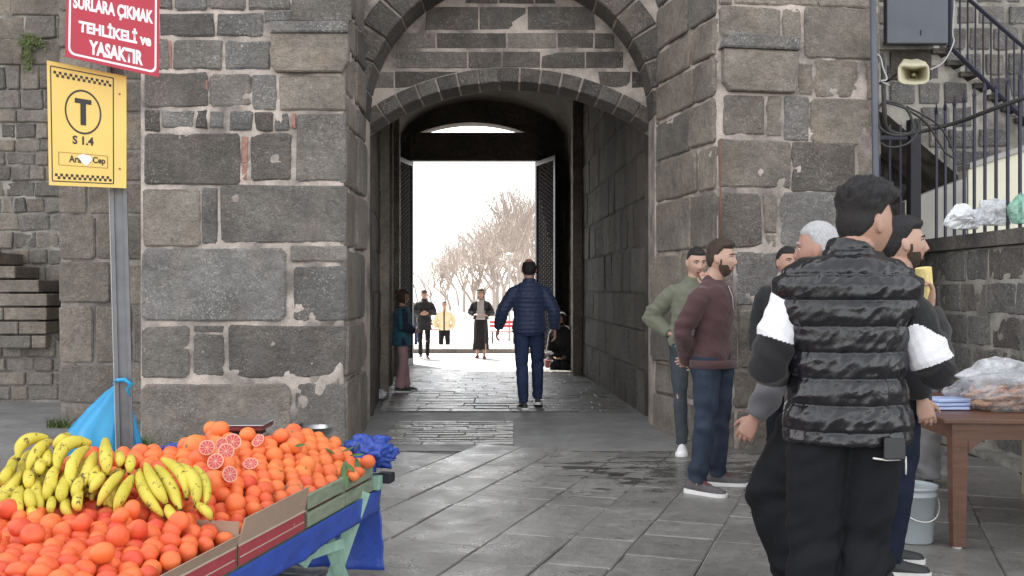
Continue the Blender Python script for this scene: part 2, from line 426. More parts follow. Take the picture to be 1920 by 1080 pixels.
# moss tufts on the rubble wall
def moss(cx, cy, n, rad, name='moss', D=13.22):
    V = []; Fc = []
    for i in range(n):
        p = wp(cx+rng.gauss(0, rad[0]), cy+rng.gauss(0, rad[1]), D-rng.uniform(0, .06)); a = rng.uniform(0, 6.28); l = rng.uniform(.015, .05)
        d = Vector((math.cos(a)*l, -rng.uniform(.2, 1)*l, math.sin(a)*l)); e = d.cross(Vector((0, 1, .3))).normalized()*l*.4
        b = len(V); V += [p-e, p+e, p+d]; Fc.append((b, b+1, b+2))
    return link(name, mesh(name, V, Fc, M['moss']))
M['moss'] = plain('moss', (.13, .16, .06), .9, var=.5, nscale=20)
o = moss(58, 78, 330, (10, 5)); props(o, 'green moss growing on the rough rear wall', 'moss', kind='stuff')
o2 = moss(52, 108, 150, (5, 14)); props(o2, 'thin trail of moss below the green tuft on the rear wall', 'moss', kind='stuff')

# ---------------- gate wall: big blind arch ring, tympanum, segmental arch
gw = wall_thing('gate_wall', (0, 10.7, 0), 'recessed gateway wall with large blind arch around a low segmental arch', 'gateway')
CX, CZ, RI, RO = -.03, 3.2, 1.5, 1.79
with building(gw):
    pF = Plane((-1.75, 10.42), (1.75, 10.42)); u0 = 1.75
    # spandrel wall in front plane, hole = big arch
    poly = [(0, -.1), (0, 5.7), (3.5, 5.7), (3.5, -.1), (u0+CX+RI, -.1)]
    for k in range(33):
        a = math.pi*k/32; poly.append((u0+CX+RI*math.cos(a), CZ+RI*math.sin(a)))
    poly.append((u0+CX-RI, -.1))
    MB().prism(poly, pF.w, 0, -.5).obj('spandrel', M['mortar'])
    N = 17
    for k in range(N):
        a0 = math.pi*k/N+.008; a1 = math.pi*(k+1)/N-.008
        if rng.random() < .5: a1 -= rng.uniform(0, .004)
        pts = []
        for q in range(3):
            a = a0+(a1-a0)*q/2; pts.append((u0+CX+(RI-.01)*math.cos(a), CZ+(RI-.01)*math.sin(a)))
        for q in range(3):
            a = a1+(a0-a1)*q/2; pts.append((u0+CX+(RO-.01)*math.cos(a), CZ+(RO-.01)*math.sin(a)))
        stone_poly(pF, pts, rng.uniform(.03, .045), 'voussoir', M['basalt_dark'], None, rng, inset=.014, back=.45)
    # stones of the spandrels outside the ring
    for (a, b, c, d) in courses(0, 3.5, 3.25, 5.6, (.2, .26), (.25, .5), rng):
        m = [(a, b), (c, b), (c, d), (a, d)]
        if min(math.hypot(p[0]-u0-CX, p[1]-CZ) for p in m) > RO+.01:
            stone_poly(pF, rect_pts(a, b, c, d, rng, .006), .018, 'stone', M['basalt_dark'], None, rng)
    # jamb stones below the springing (front plane) left and right
    for (x0, x1) in ((-1.74, CX-RI-.01), (CX+RI+.01, 1.74)):
        z = .0
        while z < 3.18:
            h = min(rng.uniform(.35, .55), 3.19-z)
            stone_poly(pF, rect_pts(u0+x0, z+.012, u0+x1, z+h-.012, rng, .004, False), rng.uniform(.02, .035), 'stone', M['basalt_tan'], None, rng, back=.2)
            z += h
    # tympanum
    pT = Plane((-1.75, 10.92), (1.75, 10.92))
    SR, EX = 460/174.0, 486/174.0; SZ = CAMZ+(HY-614)/174.0
    def arc_low(R_, n=24):
        x_ = 1.6; am = math.asin(min(1, x_/R_)); return [(u0+CX+R_*math.sin(am-2*am*k/n), SZ+R_*math.cos(am-2*am*k/n)) for k in range(n+1)]
    poly = [(0, 2.6), (0, 5.7), (3.5, 5.7), (3.5, 2.6)]+arc_low(SR+.004)
    MB().prism(poly, pT.w, 0, -.50).obj('tympanum', M['mortar'])
    NV = 15; am = math.asin(1.53/SR)
    for k in range(NV):
        a0 = -am+2*am*k/NV+.004; a1 = -am+2*am*(k+1)/NV-.004; pts = []
        for q in range(3):
            a = a0+(a1-a0)*q/2; pts.append((u0+CX+SR*math.sin(a), SZ+SR*math.cos(a)))
        for q in range(3):
            a = a1+(a0-a1)*q/2; pts.append((u0+CX+EX*math.sin(a), SZ+EX*math.cos(a)))
        stone_poly(pT, pts, rng.uniform(.03, .042), 'voussoir', M[rng.choice(['basalt_dark', 'basalt', 'basalt_dark'])], None, rng, inset=.01, back=.47)
    rows_px = [(8, -60), (57, 12), (92, 61), (129, 96), (166, 133), (205, 170)]
    zs = [(CAMZ+(HY-a)/174.0, CAMZ+(HY-b)/174.0) for a, b in rows_px]
    def clip(pts):
        out = []
        for (u, z) in pts:
            x = u-u0-CX; r = math.hypot(x, z-SZ)
            if r < EX+.012: k_ = (EX+.012)/r; x, z = x*k_, SZ+(z-SZ)*k_
            r = math.hypot(x, z-CZ)
            if z > CZ and r > RI+.02: k_ = (RI+.02)/r; x, z = x*k_, CZ+(z-CZ)*k_
            x = max(-1.52, min(1.52, x)); out.append((x+u0+CX, z))
        return out
    for zi, (z0, z1) in enumerate(zs):
        u = .05
        while u < 3.45:
            l = rng.uniform(.22, .8); a, b = u+.008, min(u+l, 3.47)-.008; u += l
            n = max(2, int((b-a)/.08)); pts = [(a+(b-a)*k/n, z0+.008) for k in range(n+1)]+[(b-(b-a)*k/n, z1-.008) for k in range(n+1)]
            cc = ((a+b)/2, (z0+z1)/2)
            q = clip(pts); area = abs(sum(q[i][0]*q[(i+1) % len(q)][1]-q[(i+1) % len(q)][0]*q[i][1] for i in range(len(q))))/2
            if area < .3*(b-a)*(z1-z0) or b-a < .05: continue
            stone_poly(pT, [(x+rng.uniform(-.002, .002), z+rng.uniform(-.002, .002)) for x, z in q], rng.uniform(.004, .011), 'stone', M[rng.choice(['basalt_dark', 'basalt_dark', 'basalt'])], None, rng, inset=.006)
# ---------------- passage walls and vault
def passage(name, A, B, label, pil):
    pl = Plane(A, B); t = wall_thing(name, ((A[0]+B[0])/2, (A[1]+B[1])/2, 0), label, 'passage wall', 'walls inside the gate tunnel')
    with building(t):
        mortar_sheet(pl, 0, pl.L, -.3, 5.7, M['mortar_dark_brown'], None, .1, .015, thick=.2)
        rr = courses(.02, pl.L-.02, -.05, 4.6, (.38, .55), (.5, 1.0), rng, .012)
        lay(pl, rr, None, ['basalt_dark_brown', 'basalt_dark', 'basalt_dark_brown'], rng, (.004, .018), j=.006)
        for (y, wd, pr_, z1) in pil:
            k = (y-A[1])/(B[1]-A[1])*pl.L
            MB().prism([(k-wd/2, -.2), (k+wd/2, -.2), (k+wd/2, z1), (k-wd/2, z1)], pl.w, -.05, pr_).obj('pilaster', M['basalt_tan'])
    return t
passage('passage_wall', (-1.58, 11.4), (-2.38, 21.1), 'left inner wall of the dark gate tunnel', [(13.3, .25, .12, 4.6), (15.4, .3, .10, 4.6), (17.6, .3, .14, 4.6), (19.4, .22, .1, 4.6)])
passage('passage_wall', (1.08, 21.1), (1.5, 11.4), 'right inner wall of the dark gate tunnel with pale pilaster', [(17.8, .35, .17, 5.0)])
o = None
vt = wall_thing('tunnel_vault', (-.4, 16, 4.5), 'dark segmental stone vault over the gate tunnel', 'vault')
with building(vt):
    V = []; Fc = []; n = 14
    for j in range(11):
        D = 11.42+(21.1-11.42)*j/10; xc = -.04-.061*(D-11.4); hw = 1.66+.012*(D-11.4)
        for k in range(n+1):
            a = -1+2*k/n; V.append((xc+hw*a, D, 4.3+1.05*math.sqrt(max(0, 1-a*a*.98))))
    for j in range(10):
        for k in range(n): i = j*(n+1)+k; Fc.append((i, i+1, i+n+2, i+n+1))
    m_ = mesh('vault_shell', V, Fc, M['basalt_dark_brown'])
    o = link('vault_shell', m_); sm = o.modifiers.new('s', 'SOLIDIFY'); sm.thickness = .25; sm.offset = 1
# ---------------- far end of the tunnel: jambs, iron lintel, lunette, two studded door leaves
fe = wall_thing('end_wall', (-.7, 21.2, 0), 'black end wall of the tunnel with a thin bright lunette over the doorway', 'wall')
with building(fe):
    D = 21.1
    MB().box(-2.7, D, -.3, -2.10, D+.5, 4.68).obj('jamb', M['basalt_dark'])
    MB().box(.53, D, -.3, 1.4, D+.5, 4.68).obj('jamb', M['basalt_dark'])
    pe = Plane((-3, D), (3, D)); poly = [(.2, 4.68), (.2, 6.2), (4.6, 6.2), (4.6, 4.68)]
    a, b = pe.px(987, 248)[0], pe.px(783, 248)[0]; zc = 4.68
    for k in range(17):
        u = a+(b-a)*k/16; q = (k/8-1); poly.append((u, zc+.21*(1-q*q)))
    MB().prism(poly, pe.w, 0, -.5).obj('head_wall', M['basalt_dark_brown'])
    MB().box(-2.12, D-.04, 4.09, .56, D+.2, 4.675).obj('lintel', M['basalt_dark_brown'])
M['door_iron'] = plain('door_iron', (.018, .016, .018), .85, 0, bump=.5, bscale=40, Specular_IOR_Level=.1)
M['stud'] = plain('stud', (.035, .032, .032), .7, 0, Specular_IOR_Level=.25)
def door_leaf(hx, hy, ex, ey, label):
    t = empty('gate_door', (hx, hy, 0), label=label, cat='gate door', group='doors at the far end of the tunnel')
    pl = Plane((hx, hy), (ex, ey))
    if pl.n.dot(Vector((-.7-hx, 0, 0))) < 0: pl.n = -pl.n
    with building(t):
        MB().prism([(0, -.15), (pl.L, -.15), (pl.L, 4.05), (0, 4.05)], pl.w, -.04, .03).obj('leaf', M['door_iron'])
        fr = MB()
        for (a, b, c, d) in [(0, -.15, .09, 4.05), (pl.L-.09, -.15, pl.L, 4.05), (.09, 3.96, pl.L-.09, 4.05), (.09, -.15, pl.L-.09, 0)]:
            fr.prism([(a, b), (c, b), (c, d), (a, d)], pl.w, .03, .06)
        fr.obj('frame', M['black_iron'])
        st = MB()
        for i in range(9):
            for j in range(46):
                u = .14+i*(pl.L-.28)/8; z = .1+j*.085+(i % 2)*.04
                c_ = pl.w(u, z, .03); e = pl.w(u, z, .06)
                st.add([pl.w(u-.03, z, .03), pl.w(u, z-.035, .03), pl.w(u+.03, z, .03), pl.w(u, z+.035, .03), e], [(0, 1, 4), (1, 2, 4), (2, 3, 4), (3, 0, 4)])
        s_ = st.obj('studs', M['stud'], kind='stuff')
door_leaf(-2.10, 21.05, -2.33, 19.9, 'left studded iron gate leaf swung open against the tunnel wall')
door_leaf(.53, 21.05, .90, 19.9, 'right studded iron gate leaf swung open beside the seated dark figure')

# ---------------- right pier
t = wall_thing('stone_pier', (2.5, 9.8, 0), 'right gate pier of brownish basalt blocks with wires on its edge', 'stone pier')
plP = Plane((1.83, 9.0), (3.33, 9.22))
plC = Plane((1.5, 10.45), (1.82, 9.0))
with building(t):
    mortar_sheet(plP, 0, plP.L, -.1, 5.6, M['mortar'], None, .035, .02, thick=.35)
    rects = [(1348,-44,1372,8),(1376,-44,1530,9),(1535,-44,1645,14),(1348,14,1461,70),(1467,16,1500,76),(1506,16,1646,112),
      (1494,118,1522,178),(1528,113,1609,184),(1624,118,1646,188),
      (1356,180,1432,253),(1439,180,1465,256),(1471,182,1516,264,'basalt_blue'),(1519,186,1646,272),
      (1346,262,1484,352,'basalt_tan'),(1486,267,1602,360,'basalt_dark'),(1608,278,1646,365),
      (1346,362,1427,464,'basalt_dark'),(1433,364,1456,436),(1436,442,1456,464),(1463,360,1580,466,'basalt_blue'),(1585,372,1646,470),
      (1346,474,1375,572),(1381,474,1540,574,'basalt_blue'),(1546,478,1646,576),
      (1346,582,1380,692),(1385,580,1540,690),(1546,582,1646,692),
      (1346,698,1370,764),(1375,697,1540,763),(1546,700,1646,764),
      (1346,770,1376,850),(1382,770,1545,850,'basalt_tan'),(1550,770,1646,850)]
    stones_px(plP, rects, None, 'basalt_tan', rng, proud=(.010, .026))
    a = plP.px(1352, 172); b = plP.px(1491, 99); c = plP.px(1491, 74)
    stone_poly(plP, [(a[0], a[1]+.08), (a[0]+.06, a[1]), (b[0]-.03, a[1]), (b[0], a[1]+.06), (b[0], b[1]), (a[0], b[1])], .085, 'stone', M['basalt_tan'], None, rng)
    stone_poly(plP, [(a[0]-.03, b[1]+.004), (b[0], b[1]+.004), (b[0], c[1]-.03), (b[0]-.1, c[1]), (a[0]+.08, c[1]+.02), (a[0], c[1]-.04)], .12, 'stone', M['basalt_blue'], None, rng)
    mortar_sheet(plC, 0, plC.L-.001, -.1, 5.6, M['mortar'], None, .05, .025, thick=.3)
    zz = [-.05, .36, .68, 1.25, 1.78, 2.3, 2.72, 3.13, 3.5, 3.85, 4.3, 4.75, 5.3]
    for i in range(len(zz)-1):
        c1 = rng.uniform(.45, .75)*plC.L
        low = i < 4
        for (ua, ub) in ((.01, c1-.02), (c1+.02, plC.L-.005)):
            stone_poly(plC, rect_pts(ua, zz[i]+.018, ub, zz[i+1]-.018, rng, .03 if low else .012), rng.uniform(.01, .09) if low else rng.uniform(.02, .04), 'stone', M['basalt_tan' if rng.random() < .6 else 'rubble'], None, rng)
    # side return towards the iron gate
    ps = Plane((3.33, 9.22), (3.33, 13.8))
    mortar_sheet(ps, .001, ps.L, -.1, 5.6, M['mortar'], None, .12, .02, thick=.25)
    lay(ps, courses(.02, ps.L, 0, 5.5, (.38, .5), (.5, .9), rng), None, ['basalt', 'basalt_tan'], rng)
# ---------------- right retaining wall with coping
t = wall_thing('retaining_wall', (4.2, 7.5, 0), 'right retaining wall of grey squared blocks under the iron railing', 'wall')
plW = Plane((4.13, 10.15), (4.03, 3.4))
with building(t):
    mortar_sheet(plW, 0, plW.L, -.1, 1.78, M['mortar_pale'], None, .05, .012, thick=.3)
    rr = courses(0.01, plW.L, .06, 1.775, (.27, .30), (.42, .7), rng, .018)
    lay(plW, rr, None, ['basalt', 'basalt_blue', 'basalt_blue'], rng, (.003, .010), j=.004, cull=seen(plW, 250))
    u = 0
    while u < plW.L:
        l = rng.uniform(.8, 1.2); ub = min(u+l, plW.L)
        MB().prism([(u+.004, 1.785), (ub-.004, 1.785), (ub-.004, 1.91), (u+.004, 1.91)], plW.w, -.4, .06).obj('coping_stone', M['basalt'])
        u += l
    MB().prism([(0, 0), (plW.L, 0), (plW.L, .07), (0, .05)], plW.w, .0, .16).obj('plinth', M['mortar_pale'])
    pg = Plane((4.13, 10.15), (6, 10.15))
# terrace behind the retaining wall
link('terrace', mesh('terrace', [(4.4, 3.4, 1.74), (12, 3.4, 1.74), (12, 14.5, 1.74), (4.4, 14.5, 1.74), (4.4, 3.4, -.2), (4.4, 14.5, -.2)], [(0, 1, 2, 3), (0, 3, 5, 4)], M['mortar_pale']), kind='structure')
# ---------------- railing on the wall
M['rail_blue'] = plain('rail_iron', (.025, .025, .045), .45, .3, var=.2)
def railing(name, label):
    t = empty(name, (4.15, 7, 1.9), label=label, cat='railing')
    with building(t):
        y = 10.0; k = 0
        while y > 4.4:
            u = 10.15-y; p = plW.w(u, 1.9, -.06)
            top = 3.22+.0*k
            MB().box(p.x-.011, p.y-.011, 1.905, p.x+.011, p.y+.011, top-.08).obj('bar', M['rail_blue'])
            MB().tube([(p.x, p.y, top-.085), (p.x, p.y, top-.05), (p.x, p.y, top+.03)], [.012, .022, .001], 4).obj('spear_tip', M['rail_blue'])
            y -= .212; k += 1
        MB().box(3.93, 10.0, 0, 4.04, 10.11, 3.1, bev=.008).obj('post', M['black_iron'])
    return t
railing('iron_railing', 'dark spear topped iron railing standing on the retaining wall coping')
t = empty('iron_gate', (3.75, 10.1, 0), label='narrow black barred iron gate between right pier and railing post', cat='gate')
with building(t):
    for k in range(5):
        x = 3.42+k*.105; MB().box(x, 10.04, .05, x+.022, 10.062, 3.05).obj('bar', M['rail_blue'])
    for z in (.1, 1.3, 2.9): MB().box(3.38, 10.03, z, 3.92, 10.07, z+.04).obj('rail', M['rail_blue'])
    MB().box(3.40, 10.075, .1, 3.90, 10.085, 1.6).obj('sheet_panel', M['black_iron'])
# ---------------- outdoor stair behind the railing
D = 12.3
pS = Plane((4.3, D), (9, D))
outl = [pS.px(*q) for q in [(1640,93),(1748,93),(1792,135),(1925,245),(2010,315),(2010,520),(1815,345),(1665,216),(1640,205)]]
def inside(poly, u, z):
    c = False; n = len(poly)
    for i in range(n):
        a, b = poly[i], poly[(i+1) % n]
        if (a[1] > z) != (b[1] > z) and u < (b[0]-a[0])*(z-a[1])/(b[1]-a[1])+a[0]: c = not c
    return c
t = wall_thing('stone_stair', (5.5, 12.8, 1.7), 'raised stone staircase behind the railing under the loudspeaker', 'stair')
with building(t):
    MB().prism(outl, pS.w, 0, -1.3).obj('stair_body', M['mortar_pale'])
    for (a, b, c, d) in courses(-.2, 4, 2.0, 4.6, (.2, .3), (.22, .42), rng, .05):
        if all(inside(outl, x, z) for x, z in ((a, b), (c, b), (c, d), (a, d))):
            stone_poly(pS, rect_pts(a, b, c, d, rng, .02), rng.uniform(.02, .035), 'stone', M['basalt_blue'], None, rng)
    for k in range(9):
        q = pS.px(1748+k*26, 93+k*21.5); MB().box(pS.w(q[0], 0).x-.02, D-.07, q[1]-.06, pS.w(q[0], 0).x+.2, D+1.3, q[1]+.0).obj('step', M['basalt_dark'])
    a = pS.px(1640, 96); b = pS.px(1740, 84); MB().box(pS.w(a[0], 0).x, D-.12, a[1], pS.w(b[0], 0).x, D+1.3, b[1]).obj('landing_slab', M['mortar_pale'])
    a = pS.px(1668, 150); b = pS.px(1744, 98); MB().box(pS.w(a[0], 0).x, D-.04, a[1], pS.w(b[0], 0).x, D-.005, b[1]).obj('recess_shade_panel', M['basalt_dark_brown'])  # flat dark panel stands in for the recess's shade under the landing
# metal cabinet on the landing
a = wp(1662, 82, 12.0); b = wp(1778, -30, 12.0)
t = empty('metal_cabinet', ((a.x+b.x)/2, 12.2, a.z), label='flat grey metal cabinet above the loudspeaker at the stair landing', cat='cabinet')
with building(t):
    MB().box(a.x, 12.0, a.z, b.x, 12.10, b.z, bev=.004).obj('cabinet_body', M['grey_iron'])
    MB().box(a.x+.006, 11.99, a.z+.008, b.x-.006, 11.999, b.z-.01, bev=.002).obj('door_panel', M['grey_iron'])
    MB().box(a.x+.40, 11.98, a.z+.10, a.x+.408, 11.99, a.z+.16).obj('handle', M['black_iron'])
# rear wall with round stones and wide joints
plK = Plane((4.4, 13.85), (8.6, 13.85))
t = wall_thing('rubble_wall', (6.4, 13.9, 0), 'rear wall of rounded dark stones in wide pale mortar behind the stair railing', 'wall')
with building(t):
    mortar_sheet(plK, 0, plK.L, 1.6, 6.0, M['mortar_pale'], None, .08, .02, thick=.2)
    lay(plK, courses(.2, 3.4, 2.2, 5.9, (.24, .36), (.24, .42), rng, .06), None, ['basalt_blue', 'basalt'], rng, (.015, .04), j=.02, cull=seen(plK))
# stair railing
t = empty('stair_railing', (6, 12.1, 3), label='sloping dark iron handrail of the stair at top right', cat='railing')
with building(t):
    D2 = 12.15
    def ln(x0, y0, x1, y1, r, nm='rail'):
        MB().tube([wp(x0, y0, D2), wp(x1, y1, D2)], r, 6).obj(nm, M['rail_blue'])
    ln(1778, 84, 1990, 292, .028); ln(1800, -16, 1990, 150, .024); 
    k = 0; x = 1800
    while x < 1960:
        yb = 84+(x-1778)*.981; yt = -16+(x-1800)*.874
        ln(x, yt, x, yb, .011, 'bar'); x += 14.5
    ln(1782, -30, 1782, 95, .03, 'post')
# light plaster parapet below the stair
t = empty('plaster_parapet', (5.2, 11.4, 1.7), label='sloping pale cream plaster parapet seen through the railing', cat='parapet')
M['cream'] = plain('cream_plaster', (.72, .70, .55), .8, var=.06, nscale=3, bump=.2)
M['grey_plaster'] = plain('grey_plaster', (.36, .35, .32), .85, var=.15, nscale=4, bump=.3)
with building(t):
    pp = Plane((4.3, 11.3), (8, 11.3)); q = [pp.px(*v) for v in [(1697,470),(1813,470),(1813,333),(1697,378)]]
    MB().prism(q, pp.w, 0, -.25).obj('grey_panel', M['grey_plaster'])
    q = [pp.px(*v) for v in [(1815,470),(2000,470),(2000,258),(1815,318)]]; MB().prism(q, pp.w, .012, -.25).obj('cream_panel', M['cream'])
    q = [pp.px(*v) for v in [(1815,317),(2000,257),(2000,247),(1815,307)]]; MB().prism(q, pp.w, .05, -.28).obj('cap', M['grey_plaster'])
# ---------------- loudspeaker on the pier's side
M['old_cream'] = plain('old_cream_plastic', (.55, .51, .36), .5, var=.15, nscale=9)
t = empty('horn_loudspeaker', wp(1714, 140, 10.3), label='cream horn loudspeaker mounted beside the grey cabinet', cat='loudspeaker')
with building(t):
    D3 = 10.3
    def ring(x0, y0, x1, y1, d, n=20):
        out = []
        for k in range(n):
            a = 2*math.pi*k/n; c_, s_ = math.cos(a), math.sin(a); e = .45
            cx_ = (x0+x1)/2+(x1-x0)/2*math.copysign(abs(c_)**e, c_); cy_ = (y0+y1)/2+(y1-y0)/2*math.copysign(abs(s_)**e, s_)
            cy_ += 8*((cx_-(x0+x1)/2)/((x1-x0)/2))**2*(-1 if s_ < 0 else -.5)*.6
            out.append(wp(cx_, cy_, d))
        return out
    rr = [ring(1684, 124, 1742, 158, D3-.28), ring(1688, 127, 1738, 155, D3-.275), ring(1698, 131, 1728, 149, D3-.08), ring(1708, 136, 1720, 144, D3+.02)]
    V = sum(rr, []); n = 20; Fc = []
    for i in range(3):
        for k in range(n): k2 = (k+1) % n; Fc.append((i*n+k, i*n+k2, (i+1)*n+k2, (i+1)*n+k))
    V2 = sum([ring(1683, 123, 1743, 159, D3-.28), ring(1688, 116, 1738, 154, D3-.1), ring(1692, 112, 1724, 140, D3+.05), ring(1698, 116, 1716, 134, D3+.15)], [])
    b = len(V); V += V2
    for i in range(3):
        for k in range(n): k2 = (k+1) % n; Fc.append((b+i*n+k, b+(i+1)*n+k, b+(i+1)*n+k2, b+i*n+k2))
    for k in range(n): k2 = (k+1) % n; Fc.append((k, b+k, b+k2, k2))
    Fc.append(tuple(b+3*n+k for k in range(n)))
    link('horn', mesh('horn', V, Fc, M['old_cream'], True))
    MB().tube([wp(1713, 140, D3-.2), wp(1713, 140, D3+.0)], [.006, .03], 10).obj('phase_plug', M['old_cream'])
    MB().tube([wp(1690, 130, D3+.1), wp(1668, 150, D3+.1), wp(1640, 160, D3+.2)], .015, 6).obj('bracket', M['black_iron'])
# ---------------- cables
M['cable'] = plain('cable_rubber', (.045, .045, .045), .7, var=.3)
M['cable_pale'] = plain('cable_pale', (.45, .45, .45), .6)
def cable(pts, r, label, mat='cable', D=9.6, grp='cables at the right pier'):
    P = [wp(x, y, d) for (x, y, d) in pts]; Q = []
    for i in range(len(P)-1):
        a = P[max(i-1, 0)]; b = P[i]; c = P[i+1]; d = P[min(i+2, len(P)-1)]
        for k in range(5):
            t_ = k/5; Q.append(.5*((2*b)+(c-a)*t_+(2*a-5*b+4*c-d)*t_*t_+(3*b-a-3*c+d)*t_**3))
    Q.append(P[-1]); o = MB().tube(Q, r, 6).obj('cable', M[mat], smooth=True); props(o, label, 'cable', grp); return o
cable([(1655,100,9.12),(1658,200,9.1),(1662,240,9.2),(1690,252,9.4),(1730,246,9.5),(1800,228,9.3),(1860,205,8.6),(1960,170,8.0)], .021, 'thick black cable sagging across in front of the railing')
cable([(1640,205,9.15),(1650,240,9.1),(1680,254,9.15),(1712,244,9.2),(1700,205,9.2),(1665,190,9.15),(1646,205,9.1),(1648,235,9.1)], .013, 'round coil of black cable hanging at the pier edge')
cable([(1660,192,9.15),(1700,205,9.2),(1740,235,9.4),(1772,285,9.4),(1790,290,9.4),(1760,235,9.4),(1700,200,9.2)], .010, 'thin black cable loop drooping over the railing bars')
cable([(1652,268,9.1),(1668,276,9.1),(1700,270,9.2),(1722,245,9.3),(1716,222,9.3)], .010, 'lower curved black cable below the coil')
cable([(1638,100,9.1),(1650,106,9.05),(1655,125,9.0),(1663,148,9.0),(1652,152,9.0),(1668,160,9.05)], .007, 'frayed grey wire ends on the pier edge', 'cable_pale')
cable([(1790,-10,11.5),(1786,60,11.5),(1788,80,11.4),(1770,115,11),(1745,130,10.2)], .008, 'pale wire running down to the loudspeaker', 'cable_pale')
o = MB().tube([wp(1636, -20, 9.02), wp(1640, 200, 8.98), wp(1643, 420, 9.0), wp(1645, 620, 9.02)], .03, 8).obj('drain_pipe', M['grey_iron'], smooth=True)
props(o, 'slim grey conduit pipe running down the right pier edge', 'pipe')
o = MB().tube([wp(1350, 262, 8.93), wp(1351, 380, 8.93), wp(1352, 460, 8.93)], .008, 6).obj('iron_rod', plain('rusty_iron', (.16, .08, .05), .9, var=.4), smooth=True)
props(o, 'rusty iron rod on the corner of the right pier', 'iron rod')

# ---------------- grounds
M['joint'] = mortar_mat('paving_joint', (.22, .21, .20), (.30, .285, .27), (.07, .066, .062))
def slab_mat(name, ca, cb, rough=(.42, .62), wet=True, bs=.5, streak=0.0):
    t = NT(name)
    c = t.ramp(t.rnd(), [(0, ca), (1, cb)])
    c = t.mix(1, c, t.ramp(t.noise(1.6, 6, .68), [(.3, .66), (.7, 1.26)]), 'MULTIPLY')
    c = t.mix(1, c, t.ramp(t.noise(14, 6, .75), [(.3, .74), (.7, 1.24)]), 'MULTIPLY')
    c = t.mix(t.ramp(t.noise(5, 6, .75, vec=t.mapping(t.P(), loc=(3, 2, 0))), [(.58, 0.0), (.7, .35)]), c, (.30, .28, .26))
    c = t.mix(t.ramp(t.noise(100, 3, .7), [(.3, .4), (.45, 0.0)]), c, (.035, .034, .033))
    r = t.ramp(t.noise(3.5, 5, .65), [(.35, rough[0]), (.65, rough[1])])
    if wet:
        g = t.N('ShaderNodeVectorMath', operation='DISTANCE'); t.l.new(t.mapping(t.P(), scale=(.55, 1.0, 0), loc=(-.75, -7.9, 0)), g.inputs[0]); g.inputs[1].default_value = (0, 0, 0)
        k = t.math('ADD', t.math('MULTIPLY', g.outputs['Value'], -.16), t.noise(3.2, 6, .7, vec=t.mapping(t.P(), scale=(.8, 2.2, 1)), dist=.6))
        wm = t.ramp(k, [(.43, 0.0), (.465, 1.0)])
        c = t.mix(t.math('MULTIPLY', wm, .85), c, (.03, .03, .03)); r = t.mix(wm, r, (.12, .12, .12))
    t.set(Base_Color=c, Roughness=r)
    t.b.inputs['Specular IOR Level'].default_value = .6
    t.bump(t.math('ADD', t.math('MULTIPLY', t.noise(5, 5, .6), 1.6), t.math('MULTIPLY', t.noise(60, 4, .7), .4)), bs, .02)
    return t.m
M['slab'] = slab_mat('paving_slab', (.165, .160, .151), (.25, .241, .226), (.24, .46))
M['sett'] = slab_mat('polished_sett', (.14, .132, .122), (.20, .188, .172), (.22, .40), wet=False, bs=.9)
M['asphalt'] = slab_mat('grey_screed', (.22, .218, .215), (.23, .228, .225), (.55, .75), wet=False, bs=.3)
M['ground_far'] = plain('pale_plaza', (.33, .315, .295), .8, var=.15, nscale=2, bump=.3)
def floor_z(y):
    return 0 if y < 14 else (-.19*(y-14)/9 if y < 23 else -.19)
# joint bed: front plaza
link('ground', mesh('ground', [(-30, -8, -.014), (30, -8, -.014), (30, 11.2, -.014), (-30, 11.2, -.014), (-30, 14, -.014), (-2, 14, -.014), (-2, 11.2, -.014)], [(0, 1, 2, 3), (3, 6, 5, 4)], M['joint']), kind='structure')
link('side_ground', mesh('side_ground', [(-30, 8.0, -.002), (-3.3, 8.0, -.002), (-3.3, 14, -.002), (-30, 14, -.002)], [(0, 1, 2, 3)], M['asphalt']), kind='structure')
pv = empty('pavement', (0, 0, 0), kind='structure')
yaw = R(-19.2); cy, sy = math.cos(yaw), math.sin(yaw)
def rot(a, b): return (a*cy-b*sy, a*sy+b*cy)          # a across, b along
def in_view(x, y, m=120):
    if y < 1: return False
    px_ = 960+x*F/y; py_ = HY+CAMZ*F/y
    return -m < px_ < 1920+m and py_ < 1080+m
a = -8.0
while a < 8:
    wdt = rng.choice([.36, .42, .48, .56]); b = rng.uniform(0, .6)
    while b < 14:
        l = rng.uniform(.5, .95) if rng.random() < .7 else rng.uniform(.32, .5)
        cxx, cyy = rot(a+wdt/2, b+l/2)
        if 3.2 < cyy < 9.95 and -5 < cxx < 4.0 and not (cxx < -3.3 and cyy > 8.2) and in_view(cxx, cyy) and not (abs(cxx) < 1.6 and cyy > 9.0):
            g = .0035; n = 3; pts = []
            def J(): return rng.uniform(-.006, .006)
            for (pa, pb) in ((a+g, b+g), (a+wdt-g, b+g), (a+wdt-g, b+l-g), (a+g, b+l-g)):
                pts.append((pa+J()-a-wdt/2, pb+J()-b-l/2))
            dz = [rng.uniform(-.005, .003) for _ in range(4)]; V = []
            for (p, q) in pts: V.append((p, q, -.04))
            for (p, q), z in zip(pts, dz): V.append((p, q, z-.006))
            for (p, q), z in zip(pts, dz): V.append((p*(1-.008/abs(p)), q*(1-.008/abs(q)), z))
            Fc = [(8, 9, 10, 11)]
            for i in range(4): j = (i+1) % 4; Fc += [(i, j, 4+j, 4+i), (4+i, 4+j, 8+j, 8+i)]
            link('paving_slab', mesh('paving_slab', V, Fc, M['slab']), pv, (cxx, cyy, 0), (0, 0, yaw))
        b += l
    a += wdt
